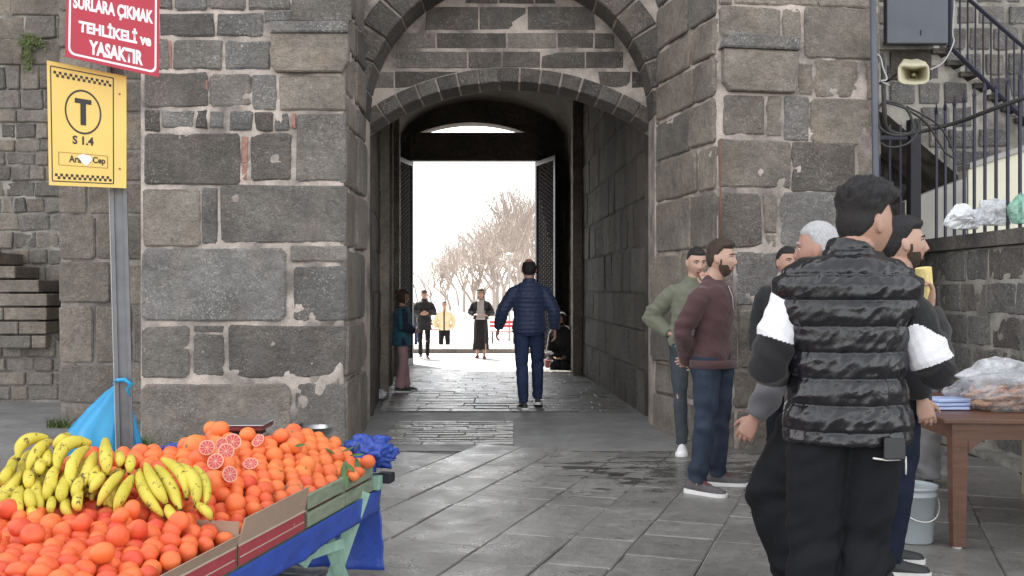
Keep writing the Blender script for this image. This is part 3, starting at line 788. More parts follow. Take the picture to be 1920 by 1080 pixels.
# smooth screed apron and setts in front of the tunnel
link('screed', mesh('screed', [(-1.56, 8.95, -.008), (1.9, 8.9, -.008), (1.7, 10.2, -.008), (1.55, 11.75, -.008), (-1.6, 11.75, -.008)], [(0, 1, 2, 3, 4)], M['asphalt']), kind='structure')
def setts(name, x0f, x1f, y0, y1, rw, ln_, zf, kind='structure'):
    t = empty(name, (0, 0, 0), kind=kind); y = y0; n = 0
    while y < y1:
        h = rng.uniform(*rw); x = x0f(y)-rng.uniform(0, .2)
        while x < x1f(y)-.05:
            l = rng.uniform(*ln_); a_, b_ = max(x, x0f(y))+.004, min(x+l, x1f(y))-.004; x += l
            if b_-a_ < .06: continue
            cxx, cyy = (a_+b_)/2, y+h/2; hw, hh = (b_-a_)/2, h/2-.008; z = zf(cyy)
            V = []; ti, tj = rng.uniform(-.004, .004), rng.uniform(-.004, .004)
            for (p, q) in ((-hw, -hh), (hw, -hh), (hw, hh), (-hw, hh)): V.append((p, q, -.03))
            for (p, q) in ((-hw, -hh), (hw, -hh), (hw, hh), (-hw, hh)): V.append((p, q, -.008+ti*p/hw+tj*q/hh))
            for (p, q) in ((-hw, -hh), (hw, -hh), (hw, hh), (-hw, hh)): V.append((p*(1-.004/hw), q*(1-.018/hh), ti*p/hw+tj*q/hh))
            Fc = [(8, 9, 10, 11)]
            for i in range(4): j = (i+1) % 4; Fc += [(i, j, 4+j, 4+i), (4+i, 4+j, 8+j, 8+i)]
            link('sett', mesh('sett', V, Fc, M['sett']), t, (cxx, cyy, z+.002)); n += 1
        y += h
    return n
setts('sett_pavement', lambda y: -1.25, lambda y: .02, 9.25, 10.9, (.13, .17), (.28, .6), lambda y: .0)
n1 = setts('tunnel_pavement', lambda y: -1.5-.08*(y-11), lambda y: 1.45-.042*(y-11), 11.75, 19.5, (.24, .34), (.35, .75), floor_z)
V = []; Fc = []
for i, y in enumerate([11.3, 14, 17, 20, 23, 25.3]): V += [(-12 if y > 21.2 else -2.6, y, floor_z(y)-.012), (12 if y > 21.2 else 1.7, y, floor_z(y)-.012)]
for i in range(5): Fc.append((2*i, 2*i+1, 2*i+3, 2*i+2))
link('tunnel_floor', mesh('tunnel_floor', V, Fc, M['asphalt']), kind='structure')
link('kerb_platform', MB().box(-12, 25.3, -.4, 12, 27.2, -.07, bev=.01).me('kerb_platform', M['basalt']), kind='structure')
link('landing', mesh('landing', [(-12, 21.0, -.182), (12, 21.0, -.182), (12, 25.3, -.182), (-12, 25.3, -.182)], [(0, 1, 2, 3)], M['ground_far']), kind='structure')
link('plaza', mesh('plaza', [(-400, 26.9, -.62), (400, 26.9, -.62), (400, 900, -.62), (-400, 900, -.62)], [(0, 1, 2, 3)], M['ground_far']), kind='structure')
# ---------------- people
def remesh(mb, voxel, smooth=3):
    me = mb.me('tmp', None); o = bpy.data.objects.new('tmp', me); COL.objects.link(o)
    r = o.modifiers.new('r', 'REMESH'); r.mode = 'VOXEL'; r.voxel_size = voxel; r.use_smooth_shade = True
    if smooth: s = o.modifiers.new('s', 'SMOOTH'); s.factor = .5; s.iterations = smooth
    dg = bpy.context.evaluated_depsgraph_get(); dg.update()
    m2 = bpy.data.meshes.new_from_object(o.evaluated_get(dg))
    bpy.data.objects.remove(o); bpy.data.meshes.remove(me)
    return m2
def coords(me):
    a = np.empty(len(me.vertices)*3, dtype=np.float32); me.vertices.foreach_get('co', a); return a.reshape(-1, 3)
def normals(me):
    a = np.empty(len(me.vertices)*3, dtype=np.float32); me.vertex_normals.foreach_get('vector', a); return a.reshape(-1, 3)
def displace(me, fn):
    """fn(co, normal arrays) -> offset along normal"""
    c = coords(me); n = normals(me); d = fn(c, n); c = c+n*d[:, None]
    me.vertices.foreach_set('co', c.astype(np.float32).ravel()); me.update()
def nz(c, sx, sy, sz, off=0.0):
    f = noise.noise
    return np.array([f((x*sx+off, y*sy+off*1.7, z*sz-off)) for x, y, z in c.tolist()])
def mat_by(me, mats, fn):
    me.materials.clear()
    for m in mats: me.materials.append(m)
    n = len(me.polygons); a = np.empty(n*3, dtype=np.float32); me.polygons.foreach_get('center', a); a = a.reshape(-1, 3)
    me.polygons.foreach_set('material_index', np.asarray(fn(a), dtype=np.int32)); me.update()
def skin_mat(name, col):
    t = NT(name); c = t.mix(t.noise(9, 3), tuple(x*.86 for x in col), tuple(min(1, x*1.12) for x in col))
    c = t.mix(t.ramp(t.noise(22, 3, .6), [(.5, 0.0), (.75, .35)]), c, (col[0]*1.05, col[1]*.72, col[2]*.66))
    t.set(Base_Color=c, Roughness=.5); t.b.inputs['Subsurface Weight'].default_value = .08; t.b.inputs['Subsurface Radius'].default_value = (.012, .005, .003)
    t.bump(t.noise(220, 2), .15, .002); return t.m
def cloth_mat(name, col, rough=.85, weave=260, var=.18, bs=.25, sheen=.15, spec=.3):
    t = NT(name); c = t.mix(t.noise(7, 4, .6), tuple(x*(1-var) for x in col), tuple(min(1, x*(1+var)) for x in col))
    c = t.mix(t.ramp(t.noise(weave, 2, .7), [(.35, .35), (.6, 0.0)]), c, tuple(x*.55 for x in col))
    t.set(Base_Color=c, Roughness=rough); t.b.inputs['Sheen Weight'].default_value = sheen; t.b.inputs['Specular IOR Level'].default_value = spec
    t.bump(t.math('ADD', t.math('MULTIPLY', t.noise(24, 4, .6), 1.0), t.math('MULTIPLY', t.noise(weave, 2), .3)), bs, .012); return t.m
def denim(name, col):
    t = NT(name); c = t.ramp(t.noise(5, 4, .6, vec=t.O()), [(.3, tuple(x*.7 for x in col)), (.7, tuple(x*1.55 for x in col))])
    c = t.mix(t.ramp(t.noise(300, 2, .7, vec=t.mapping(t.O(), scale=(1, 1, .3))), [(.4, .3), (.6, 0.0)]), c, tuple(min(1, x*2.3) for x in col))
    t.set(Base_Color=c, Roughness=.85); t.b.inputs['Specular IOR Level'].default_value = .2
    t.bump(t.noise(30, 4, .6), .3, .01); return t.m
M['skin'] = skin_mat('skin', (.40, .235, .17)); M['skin_pale'] = skin_mat('skin_pale', (.46, .29, .22)); M['skin_ruddy'] = skin_mat('skin_ruddy', (.38, .215, .165))
M['lips'] = plain('lips', (.34, .13, .11), .45)
M['eye_white'] = plain('eye_white', (.6, .57, .54), .3, var=.02); M['pupil'] = plain('pupil', (.012, .009, .008), .15)
def hair_mat(name, col, rough=.5):
    t = NT(name); c = t.mix(t.noise(160, 3, .7, vec=t.mapping(t.O(), scale=(1, 1, .35))), tuple(x*.45 for x in col), tuple(min(1, x*1.7) for x in col))
    t.set(Base_Color=c, Roughness=rough); t.b.inputs['Specular IOR Level'].default_value = .35
    t.bump(t.noise(130, 4, .8, vec=t.mapping(t.O(), scale=(1, 1, .4))), .9, .01); return t.m
M['hair_black'] = hair_mat('hair_black', (.016, .014, .015)); M['hair_brown'] = hair_mat('hair_brown', (.045, .028, .02)); M['hair_grey'] = hair_mat('hair_grey', (.45, .45, .46), .6)
M['stubble'] = hair_mat('stubble', (.075, .05, .038), .85)
M['white_rubber'] = plain('white_rubber', (.74, .73, .71), .6, var=.05); M['black_leather'] = plain('black_leather', (.02, .02, .022), .5)

def head_point(d):
    x, y, z = d
    rx, rz = .076, (.118 if z > 0 else .118); ry = .096 if y < 0 else .088
    X, Y, Z = x*rx, y*ry, z*rz
    if Z < 0:
        t = min(1, -Z/.118); X *= 1-.34*t**1.6; Y *= (1-.30*t**1.3) if Y < 0 else (1-.06*t)
        if Y > 0: Y += .010*t
    if Z > .03: X *= 1+.03*min(1, (Z-.03)/.06)
    if Y > .02:
        w_ = min(1, (Y-.02)/.03)
        g = lambda cx, cz, sx, sz: math.exp(-((abs(X)-cx)/sx)**2-((Z-cz)/sz)**2)
        # nose: ridge growing downwards
        if -.048 < Z < .022:
            q = (.022-Z)/.07; hgt = .024*min(1, q*1.35) if q < .82 else .024*max(0, (1-q)/.18)
            Y += w_*hgt*math.exp(-(X/(.007+.008*q))**2)
        Y += w_*(-.011*g(.031, .006, .014, .011)+.005*g(.028, .026, .02, .007)+.004*g(.042, -.024, .018, .016)
                 +.006*g(0, -.064, .02, .005)+.006*g(0, -.076, .017, .005)-.004*g(0, -.0695, .026, .003)+.008*g(0, -.106, .018, .014)-.004*g(0, -.089, .02, .006))
    return Vector((X, Y, Z))
def sphere_dirs(nu, nv):
    out = []
    for i in range(nv+1):
        ph = math.pi*i/nv
        for k in range(nu):
            a = 2*math.pi*k/nu; out.append((math.sin(ph)*math.cos(a), math.sin(ph)*math.sin(a), math.cos(ph)))
    return out
def sphere_faces(nu, nv):
    return [((i+1)*nu+k, (i+1)*nu+(k+1) % nu, i*nu+(k+1) % nu, i*nu+k) for i in range(nv) for k in range(nu)]
def head_shell(thick, nu=56, nv=40, back=.006):
    V = []
    for d in sphere_dirs(nu, nv):
        p = head_point(d); n = Vector((p.x/.076**2, p.y/.09**2, p.z/.118**2)).normalized()
        V.append(p+n*(thick(p, n)-0)); 
    return V, sphere_faces(nu, nv)
def ss(a, b, x):
    t = max(0, min(1, (x-a)/(b-a))) if a != b else float(x > a); return t*t*(3-2*t)
def hair_thick(kind, seed=0):
    def f(p, n):
        x, y, z = p
        line = .060 if y > .03 else (.060-(.03-y)*1.3 if y > -.02 else max(-.062, -.005-(-.02-y)*1.5))
        if y > .03: line = .064-.012*min(1, abs(x)/.05)*0
        side = abs(x) > .058 and -.03 < y < .035
        m = ss(line-.006, line+.012, z)
        curl = noise.noise((x*55+seed, y*55, z*55))*.5+noise.noise((x*120+seed, y*120, z*120))*.3
        top = ss(.02, .085, z)
        if kind == 'curly': return -.005+m*(.007+.030*top+.030*curl*top+.016*top*ss(0, .07, y)+.003*curl)
        if kind == 'short': return -.005+m*(.009+.014*top+.006*curl*top+.01*top*ss(.02, .07, y))
        if kind == 'crop': return -.005+m*(.009+.005*top+.003*curl)
        if kind == 'ring':
            bald = ss(.075, .092, z)*ss(-.085, -.04, y) + ss(.02, .05, y)*ss(.03, .06, z); return -.005+m*(.010+.002*curl)*(1-min(1, bald))-.004*min(1, bald)
        if kind == 'cap': return -.005+ss(.035, .045, z)*(.016)
        if kind == 'long':
            m = ss(line-.01, line+.01, z) if y > .02 else 1.0
            m = m if abs(x) < .062 or y < .04 else 1
            return -.005+m*(.02+.008*top+.004*curl)
        if kind == 'scarf':
            face = math.exp(-(x/.045)**4-((z+.01)/.075)**4) if y > .03 else 0
            return -.006+(1-min(1, face*1.4))*.026
        return -.005
    return f
def beard_thick(full=1.0):
    def f(p, n):
        x, y, z = p
        jaw = ss(-.028-.03*ss(.055, .02, abs(x))*(1 if y > .03 else 0), -.048-.03*ss(.055, .02, abs(x))*(1 if y > .03 else 0), z)
        jaw *= ss(-.02, .005, y)
        mou = math.exp(-(x/.028)**4-((z+.056)/.006)**2)*(y > .05)
        lip = math.exp(-(x/.02)**4-((z+.070)/.007)**4)*(y > .05)
        side = ss(.06, .068, abs(x))*ss(.0, .01, y)*ss(.02, .035, .055-y+.0)*ss(.01, -.01, z)
        m = max(jaw, mou, side)*(1-lip)
        return -.004+m*(.0055*full+.001*noise.noise((x*150, y*150, z*150)))
    return f
def mk(V, Fc, name, mat, parent, smooth=True, **k): return link(name, mesh(name, V, Fc, mat, smooth), parent, **k)

def hand_parts(mb, W, d, palm_n, thumb_side, curl, s=1.0, fr=.0088, spread=.025):
    """W wrist, d direction along forearm/hand, palm_n palm normal, thumb_side: unit vector across the palm towards the thumb"""
    d = d.normalized(); a = (thumb_side-d*thumb_side.dot(d)).normalized(); n = d.cross(a)
    if n.dot(palm_n) < 0: n = -n
    def ring_loft(cs):  # (centre, across, thick)
        V = []; m = 14
        for c, ra, rt in cs:
            for k in range(m):
                t_ = 2*math.pi*k/m; V.append(c+a*(ra*math.cos(t_))+n*(rt*math.sin(t_)))
        Fc = [(i*m+k, i*m+(k+1) % m, (i+1)*m+(k+1) % m, (i+1)*m+k) for i in range(len(cs)-1) for k in range(m)]
        Fc += [tuple(range(m))[::-1], tuple(range((len(cs)-1)*m, len(cs)*m))]; mb.add(V, Fc)
    ring_loft([(W-d*.03*s, .027*s, .021*s), (W+d*.012*s, .029*s, .019*s), (W+d*.05*s, .040*s, .017*s), (W+d*.088*s, .041*s, .014*s), (W+d*.098*s, .036*s, .010*s)])
    L = [.074, .084, .078, .060]
    for i in range(4):
        off = (1.5-i)*.0215*s; base = W+d*(.085-.004*abs(i-1))*s+a*off
        dirn = (d+a*(1.5-i)*spread).normalized(); pts = [base-dirn*.02*s, base]; p = base.copy(); ang = 0
        for q, fr_ in enumerate((.45, .3, .25)):
            ang += curl*(.75 if q == 0 else 1.0)*(1+.12*(i-1)); v = dirn*math.cos(ang)+n*math.sin(ang); p = p+v*(L[i]*s*fr_); pts.append(p.copy())
        mb.tube(pts, [fr*s*1.02, fr*s*1.05, fr*s, fr*s*.92, fr*s*.7], 8)
    tb = W+d*.022*s+a*.024*s; v1 = (d*.75+a*.75+n*.25).normalized(); v2 = (d*.95+a*.25+n*(.2+curl*.5)).normalized()
    mb.tube([tb-v1*.012*s, tb+v1*.03*s, tb+v1*.045*s+v2*.018*s, tb+v1*.045*s+v2*.05*s], [fr*1.5*s, fr*1.35*s, fr*1.1*s, fr*.8*s], 8)

def person(label, loc, rz, H=1.75, pose={}, top={}, legs={}, shoe={}, hair='short', hairmat='hair_black', beard=0, skin='skin', head_yaw=0, head_pitch=0, voxel=.006, cv=.009, lean=(0, 0), fat=1.0, face=True, group=None, hands=True, shw=0, head_off=(0, 0), hs_=1.07, shz=0):
    k = H/1.75; t = empty('person', loc, rz, label=label, cat='person', group=group)
    J = {'pelvis': (0, 0, .95), 'hipL': (-.085, 0, .90), 'hipR': (.085, 0, .90), 'kneeL': (-.10, .02, .50), 'kneeR': (.10, .02, .50),
         'ankL': (-.105, -.03, .09), 'ankR': (.105, -.03, .09), 'shL': (-.170, 0, 1.375), 'shR': (.170, 0, 1.375),
         'elL': (-.235, -.03, 1.13), 'elR': (.235, -.03, 1.13), 'wrL': (-.245, .04, .89), 'wrR': (.245, .04, .89),
         'footL': -8, 'footR': 8, 'palmL': (1, 0, 0), 'palmR': (-1, 0, 0), 'thL': (0, 1, 0), 'thR': (0, 1, 0), 'curl': .35}
    J.update(pose)
    ln = lambda p: Vector((p[0]+lean[0]*max(0, p[2]-.9)/.6, p[1]+lean[1]*max(0, p[2]-.9)/.6, p[2]))
    P = {a: (ln(Vector(b))*k if isinstance(b, tuple) and a[:2] not in ('pa', 'th') else b) for a, b in J.items()}
    L_ = lambda z, dy=0: ln(Vector((0, dy, z)))*k
    fatw = fat
    TS = [(.84, .10, .15), (.95, .115, .165), (1.07, .105, .148), (1.2, .112, .158), (1.31, .12, .170+shw), (1.375, .11, .168+shw), (1.415, .095, .150+shw*.9), (1.45, .076, .112+shw*.4), (1.48, .062, .078)]
    TS = [(z+(shz*min(1, max(0, (z-1.2)/.17)) if z < 1.46 else shz*.6), a_, c_) for z, a_, c_ in TS]
    # ---- skin body, one mesh
    b = MB()
    b.tube([L_(max(z, .90), .012 if 1.1 < z < 1.42 else 0) for z, _, _ in TS], [(a*k*(.92 if z > 1.1 else .8)*fatw, c*k*(.94 if z > 1.1 else .84)*fatw) for z, a, c in TS], 20)
    hc = L_(1.628, .035)+Vector((head_off[0], head_off[1], 0)); Rh = Matrix.Rotation(R(head_yaw), 4, 'Z') @ Matrix.Rotation(R(head_pitch), 4, 'X'); HM = Matrix.Translation(hc) @ Rh @ Matrix.Scale(k*hs_, 4)
    b.tube([L_(1.40), L_(1.48, .006), (L_(1.54, .016))+Vector((head_off[0], head_off[1], 0))*.5, HM @ Vector((0, -.012, -.035))], [.075*k, .064*k, .060*k, .060*k], 14)
    b.add([HM @ head_point(d) for d in sphere_dirs(48, 36)], sphere_faces(48, 36))
    for sx in (-1, 1):
        V = [HM @ Vector((sx*(.0765+d[0]*.009*1+.004*sx*0)+sx*.004*max(0, -d[1]), -.008+d[1]*.017-d[2]*.005, -.006+d[2]*.031)) for d in sphere_dirs(10, 8)]
        b.add(V, sphere_faces(10, 8))
    for S, sg in (('L', -1), ('R', 1)):
        sh, el, wr = P['sh'+S], P['el'+S], P['wr'+S]; sh0 = sh-Vector((sg*.06*k, 0, -.02*k))
        b.tube([sh0, sh-Vector((0, 0, .02*k)), sh.lerp(el, .4), el, el.lerp(wr, .3), wr], [.036*k, .046*k, .042*k, .034*k, .037*k, .025*k], 12)
        hp, kn, an = P['hip'+S], P['knee'+S], P['ank'+S]
        b.tube([hp+Vector((0, 0, .03*k)), hp.lerp(kn, .35), kn, kn.lerp(an, .35), an], [.085*k, .075*k, .052*k, .054*k, .036*k], 12)
        f = Matrix.Rotation(R(P['foot'+S]), 3, 'Z'); fd = f @ Vector((0, -1, 0)) if False else Matrix.Rotation(R(-P['foot'+S]), 3, 'Z') @ Vector((0, 1, 0))
        b.tube([an-Vector((0, 0, .02*k)), an+fd*.05*k-Vector((0, 0, .045*k)), an+fd*.14*k-Vector((0, 0, .062*k))], [.034*k, .03*k, .022*k], 8)
        if hands:
            hd = P.get('hd'+S); hd = Vector(hd) if hd else (wr-el)
            hand_parts(b, wr, hd, Vector(P['palm'+S]), Vector(P['th'+S]), P.get('curl'+S, P['curl']), k)
    me = remesh(b, voxel, 1)
    HMi = HM.inverted()
    def lipf(c):
        out = np.zeros(len(c), dtype=np.int32)
        A = np.array(HMi)[:3, :3]; q = c @ A.T+np.array(HMi.translation)
        out[(np.abs(q[:, 0]) < .024) & (q[:, 1] > .06) & (q[:, 2] < -.061) & (q[:, 2] > -.0785)] = 1
        return out
    mat_by(me, [M[skin], M['lips']], lipf); bo = link('body', me, t)
    if face:
        for sx in (-1, 1):
            c = HM @ Vector((sx*.031, .0685, .005)); V = [c+Vector(d)*.0115*k for d in sphere_dirs(10, 8)]; e = mk(V, sphere_faces(10, 8), 'eye', M['eye_white'], t)
            c = HM @ Vector((sx*.031, .0755, .005)); V = [c+Vector(d)*.0055*k for d in sphere_dirs(8, 6)]; mk(V, sphere_faces(8, 6), 'pupil', M['pupil'], e)
            m = MB(); m.tube([HM @ Vector((sx*.012, .0865, .024)), HM @ Vector((sx*.03, .084, .030)), HM @ Vector((sx*.05, .066, .024))], [.0035*k, .0045*k, .002*k], 6)
            m.obj('eyebrow', M['hair_grey' if hairmat == 'hair_grey' else 'hair_black'], t, True)
            m = MB(); m.tube([HM @ Vector((sx*.016, .0755, .010)), HM @ Vector((sx*.031, .0805, .0145)), HM @ Vector((sx*.046, .069, .009))], [.002*k]*3, 5); m.obj('eyelid', M['stubble'], t, True)
    if hair:
        V, Fc = head_shell(hair_thick(hair, H*10), 72, 48); ho = mk([HM @ v for v in V], Fc, 'cap' if hair == 'cap' else ('headscarf' if hair == 'scarf' else 'hair'), M[hairmat], t)
    if beard:
        V, Fc = head_shell(beard_thick(beard), 72, 56); mk([HM @ v for v in V], Fc, 'beard', M['stubble' if beard < 1 else 'hair_black'], t)
    # ---- trousers or skirt
    lm = M[legs.get('mat', 'denim_dark')]; e = legs.get('ease', .012); hem = legs.get('hem', .07)
    b = MB(); wz = legs.get('waist', 1.0)
    if not legs.get('skirt'):
        b.tube([L_(.86), L_(.93), L_(wz)], [(a*k*fatw, c*k*fatw) for a, c in ((.11+e*.5, .155+e*.6), (.122+e*.5, .168+e*.5), (.112+e, .158+e))], 20)
        for S in 'LR':
            hp, kn, an = P['hip'+S], P['knee'+S], P['ank'+S]; en = an+(an-kn).normalized()*(-(hem-.07)*k)
            r = legs.get('r', (.092, .084, .066, .062, .056))
            b.tube([hp+Vector((0, 0, .04*k)), hp.lerp(kn, .35), kn, kn.lerp(en, .4), en+Vector((0, 0, -.01))], [(x+e*.6)*k for x in r], 16)
        me = remesh(b, cv, 3); seed = H*7
        def wr_(c, n):
            kz = [P['kneeL'].z, P['ankL'].z]
            near = np.exp(-((c[:, 2]-kz[0])/(.10))**2)+np.exp(-((c[:, 2]-kz[1]-.05)/(.09))**2)*1.3+np.exp(-((c[:, 2]-.84*k)/(.06))**2)*.8+.35
            c2 = np.stack([c[:, 0]+c[:, 2]*.5, c[:, 1], c[:, 2]-c[:, 0]*.7], 1); a = nz(c2, 6, 6, 15, seed); b_ = nz(c, 12, 12, 9, seed+5)
            return near*(a*.009+b_*.006)*legs.get('fold', 1.0)
        displace(me, wr_); me.materials.clear(); me.materials.append(lm); tr = link('trousers', me, t)
    else:
        z0 = legs['skirt']
        b.tube([L_(z0), L_(z0+.3), L_(.75), L_(.93), L_(1.05)], [(.15*k, .21*k), (.14*k, .19*k), (.14*k, .185*k), (.125*k, .175*k), (.11*k, .15*k)], 24)
        me = remesh(b, cv, 2); displace(me, lambda c, n: nz(c, 16, 16, 2, 3)*.03*np.clip((1.0-c[:, 2])/.6, 0, 1)); me.materials.append(lm); tr = link('skirt', me, t)
    # ---- upper garment
    tm = top['mats']; th = top.get('thick', .016); hz = top.get('hem', .87); b = MB()
    Z = [(hz, .112, .162), (hz+.05, .117, .168)]+[q for q in TS if q[0] > hz+.07]
    flare = top.get('flare', 0)
    rr = []
    for i, (z, a, c) in enumerate(Z):
        ex = th+(flare if i < 2 else 0); nk = z > 1.44
        rr.append(((a*fatw+ex*(1 if not nk else .7))*k, (c*fatw+ex*(1 if not nk else .7))*k))
    b.tube([L_(z, .012 if 1.1 < z < 1.42 else 0) for z, _, _ in Z], rr, 24)
    if top.get('collar'):
        ch = top['collar']; cw_ = top.get('collar_w', 0); ho_ = Vector((head_off[0], head_off[1], 0)); b.tube([L_(1.42, .0), L_(1.47, .006)+ho_*.15, L_(1.48+ch, .016)+ho_*.45], [((.088+cw_)*k, (.11+cw_*1.5)*k), ((.080+cw_)*k, (.086+cw_*1.2)*k), ((.071+cw_*.7)*k, (.073+cw_)*k)], 20)
    st = th+top.get('sleeve_x', 0)
    sl = top.get('sleeve', True)
    def sleeves(bb, s_, m0=1.0):
        for S, sg in (('L', -1), ('R', 1)):
            sh, el, wr = P['sh'+S], P['el'+S], P['wr'+S]; sh0 = sh-Vector((sg*.075*k, 0, -.022*k)); en = wr+(el-wr).normalized()*.012*k
            bb.tube([sh0, sh-Vector((sg*.012*k, 0, .004*k)), sh.lerp(el, .16), sh.lerp(el, .45), sh.lerp(el, .9), el+(el-sh).normalized()*.012, el.lerp(wr, .15), el.lerp(wr, .6), en], [x*k*(m0 if i_ < 3 else 1) for i_, x in enumerate((.034+s_, .050+s_, .055+s_, .052+s_, .049+s_, .044+s_, .049+s_, .043+s_, .033+s_*.7))], 16)
    if sl: sleeves(b, st)
    me = remesh(b, top.get('voxel', cv), 3); q_ = top.get('quilt'); sd = H*13; amp = top.get('amp', 1.0)
    def tf(c, n):
        z = c[:, 2]; out = np.zeros(len(c))
        el = np.array([P['elL'], P['elR']])
        dd = np.minimum(np.linalg.norm(c-el[0], axis=1), np.linalg.norm(c-el[1], axis=1))
        c2 = np.stack([c[:, 0]+c[:, 2]*.6, c[:, 1], c[:, 2]-np.abs(c[:, 0])*.8], 1); a = nz(c2, 6, 6, 16, sd); b_ = nz(c2, 15, 15, 24, sd+3)
        if q_:
            sp, dep = q_[:2]; ph = (z/sp+.06*nz(c, 3, 3, 1, 9)) % 1.0
            out += dep*(np.abs(np.sin(np.pi*ph))**.38-.75)
            pin = 1-np.abs(np.sin(np.pi*ph)); wv = nz(c, 34, 34, 9, sd)
            tw = nz(c+0, 10, 10, 40, sd+2)
            rid = .55-1.6*np.abs(nz(np.stack([c[:, 0]*1.0+c[:, 2]*.9, c[:, 1], c[:, 2]*.55-c[:, 0]*.5], 1), 8, 8, 34, sd+8))+.5*nz(np.stack([c[:, 0]+c[:, 2]*.8, c[:, 1], c[:, 2]*.6-c[:, 0]*.7], 1), 9, 9, 60, sd)
            out += dep*(.38*wv*(.5+pin)+(q_[2] if len(q_) > 2 else .3)*rid+.2*tw)
        else:
            f = .45+1.2*np.exp(-(dd/.11)**2)+.9*np.exp(-((z-hz-.06)/.08)**2)
            out += f*(a*.009+b_*.004)*amp
        return out
    displace(me, tf)
    zf = top.get('zone')
    mat_by(me, [M[m] for m in tm], (lambda c: zf(c/k, P, k)) if zf else (lambda c: np.zeros(len(c))))
    jo = link(top.get('name', 'sweater'), me, t)
    if top.get('under'):      # a sleeved garment under a vest
        u = top['under']; b = MB(); sleeves(b, u.get('thick', .012), .78); b.tube([L_(1.2), L_(1.40), L_(1.45)], [(.11*k, .15*k), (.10*k, .165*k), (.07*k, .11*k)], 16)
        me = remesh(b, u.get('voxel', cv), 4); displace(me, lambda c, n: nz(np.stack([c[:, 0]+c[:, 2]*.6, c[:, 1], c[:, 2]-np.abs(c[:, 0])*.8], 1), 8, 8, 20, sd)*.011)
        mat_by(me, [M[m] for m in u['mats']], (lambda c: u['zone'](c/k, P, k)) if u.get('zone') else (lambda c: np.zeros(len(c)))); link(u.get('name', 'sweater'), me, t)
    # ---- shoes
    for S in 'LR':
        an = P['ank'+S]; sc_ = k*shoe.get('size', 1.0); fr = Matrix.Translation((an.x, an.y, an.z-.09*k)) @ Matrix.Rotation(R(-P['foot'+S]), 4, 'Z') @ Matrix.Rotation(R(P.get('tilt'+S, 0)), 4, 'X') @ Matrix.Scale(sc_, 4)
        sec = [(-.085, .018, .05), (-.078, .032, .078), (-.05, .037, .088), (-.01, .038, .092), (.04, .039, .078), (.09, .043, .058), (.13, .046, .05), (.165, .043, .043), (.19, .030, .034), (.20, .014, .02)]
        m = 16; V = []
        for y, w_, h_ in sec:
            for q in range(m):
                a = 2*math.pi*q/m; V.append(fr @ Vector((w_*math.cos(a)*(1-.25*max(0, math.sin(a))), y, .022+(h_-.01)*max(0, math.sin(a))**.8)))
        Fc = [(i*m+q, i*m+(q+1) % m, (i+1)*m+(q+1) % m, (i+1)*m+q) for i in range(len(sec)-1) for q in range(m)]+[tuple(range(m))[::-1], tuple(range((len(sec)-1)*m, len(sec)*m))]
        so = mk(V, Fc, 'shoe', M[shoe.get('mat', 'black_leather')], t)
        if shoe.get('sole'):
            pts = []
            for y, w_, _ in sec: pts.append((w_*1.08+.002, y))
            prof = [(w_, y) for w_, y in pts]+[(-w_, y) for w_, y in pts[::-1]]
            n = len(prof); V = [fr @ Vector((x, y*1.02, .002)) for x, y in prof]+[fr @ Vector((x*1.02, y*1.02, .026+.006*(y < -.02))) for x, y in prof]
            Fc = [tuple(range(n))[::-1], tuple(range(n, 2*n))]+[(i, (i+1) % n, n+(i+1) % n, n+i) for i in range(n)]
            mk(V, Fc, 'sole', M[shoe['sole']], so, False)
        if shoe.get('lace'):
            lm_ = MB()
            for i in range(4):
                y = .035+i*.018; z = .098-.0085*i-.008; lm_.tube([fr @ Vector((-.02, y-.004, z-.006)), fr @ Vector((0, y+.002, z+.006)), fr @ Vector((.02, y-.004, z-.006))], .003, 5)
            lm_.obj('laces', M[shoe['lace']], so)
        if shoe.get('panel'):
            V2 = []; sec2 = [(y, w_+.003, h_+.004) for y, w_, h_ in sec if -.06 <= y <= .10]
            for y, w_, h_ in sec2:
                for q in range(m):
                    a = 2*math.pi*(q/m)*.4+math.pi*.3; V2.append(fr @ Vector((w_*math.cos(a)*(1-.25*max(0, math.sin(a))), y, .022+(h_-.01)*max(0, math.sin(a))**.8)))
            mk(V2, [(i*m+q, i*m+q+1, (i+1)*m+q+1, (i+1)*m+q) for i in range(len(sec2)-1) for q in range(m-1)], 'tongue', M[shoe['panel']], so)
    return t, HM, P, k

M['denim_dark'] = denim('denim_dark', (.022, .030, .046)); M['denim_blue'] = denim('denim_blue', (.022, .033, .075)); M['denim_grey'] = denim('denim_grey', (.038, .045, .052)); M['denim_navy'] = denim('denim_navy', (.011, .014, .028))
M['maroon_knit'] = cloth_mat('maroon_knit', (.075, .038, .04)); M['olive_cloth'] = cloth_mat('olive_cloth', (.15, .155, .112), .7); M['red_lining'] = cloth_mat('red_lining', (.3, .04, .05))
M['black_cloth'] = cloth_mat('black_cloth', (.014, .014, .016)); M['black_wool'] = cloth_mat('black_wool', (.02, .02, .022)); M['white_cloth'] = cloth_mat('white_cloth', (.78, .78, .82), var=.04)
M['navy_cloth'] = cloth_mat('navy_cloth', (.02, .026, .05)); M['grey_knit'] = cloth_mat('grey_knit', (.11, .11, .12)); M['grey_cotton'] = cloth_mat('grey_cotton', (.25, .245, .25)); M['light_top'] = cloth_mat('light_top', (.42, .40, .40))
M['teal_cloth'] = cloth_mat('teal_cloth', (.03, .12, .17)); M['pink_cloth'] = cloth_mat('pink_cloth', (.42, .25, .27)); M['cream_puffer'] = cloth_mat('cream_puffer', (.72, .60, .40), .6); M['black_twill'] = cloth_mat('black_twill', (.010, .0105, .013), .8, sheen=0, spec=.2)
M['blue_puffer'] = cloth_mat('blue_puffer', (.024, .038, .085), .5, sheen=.15)
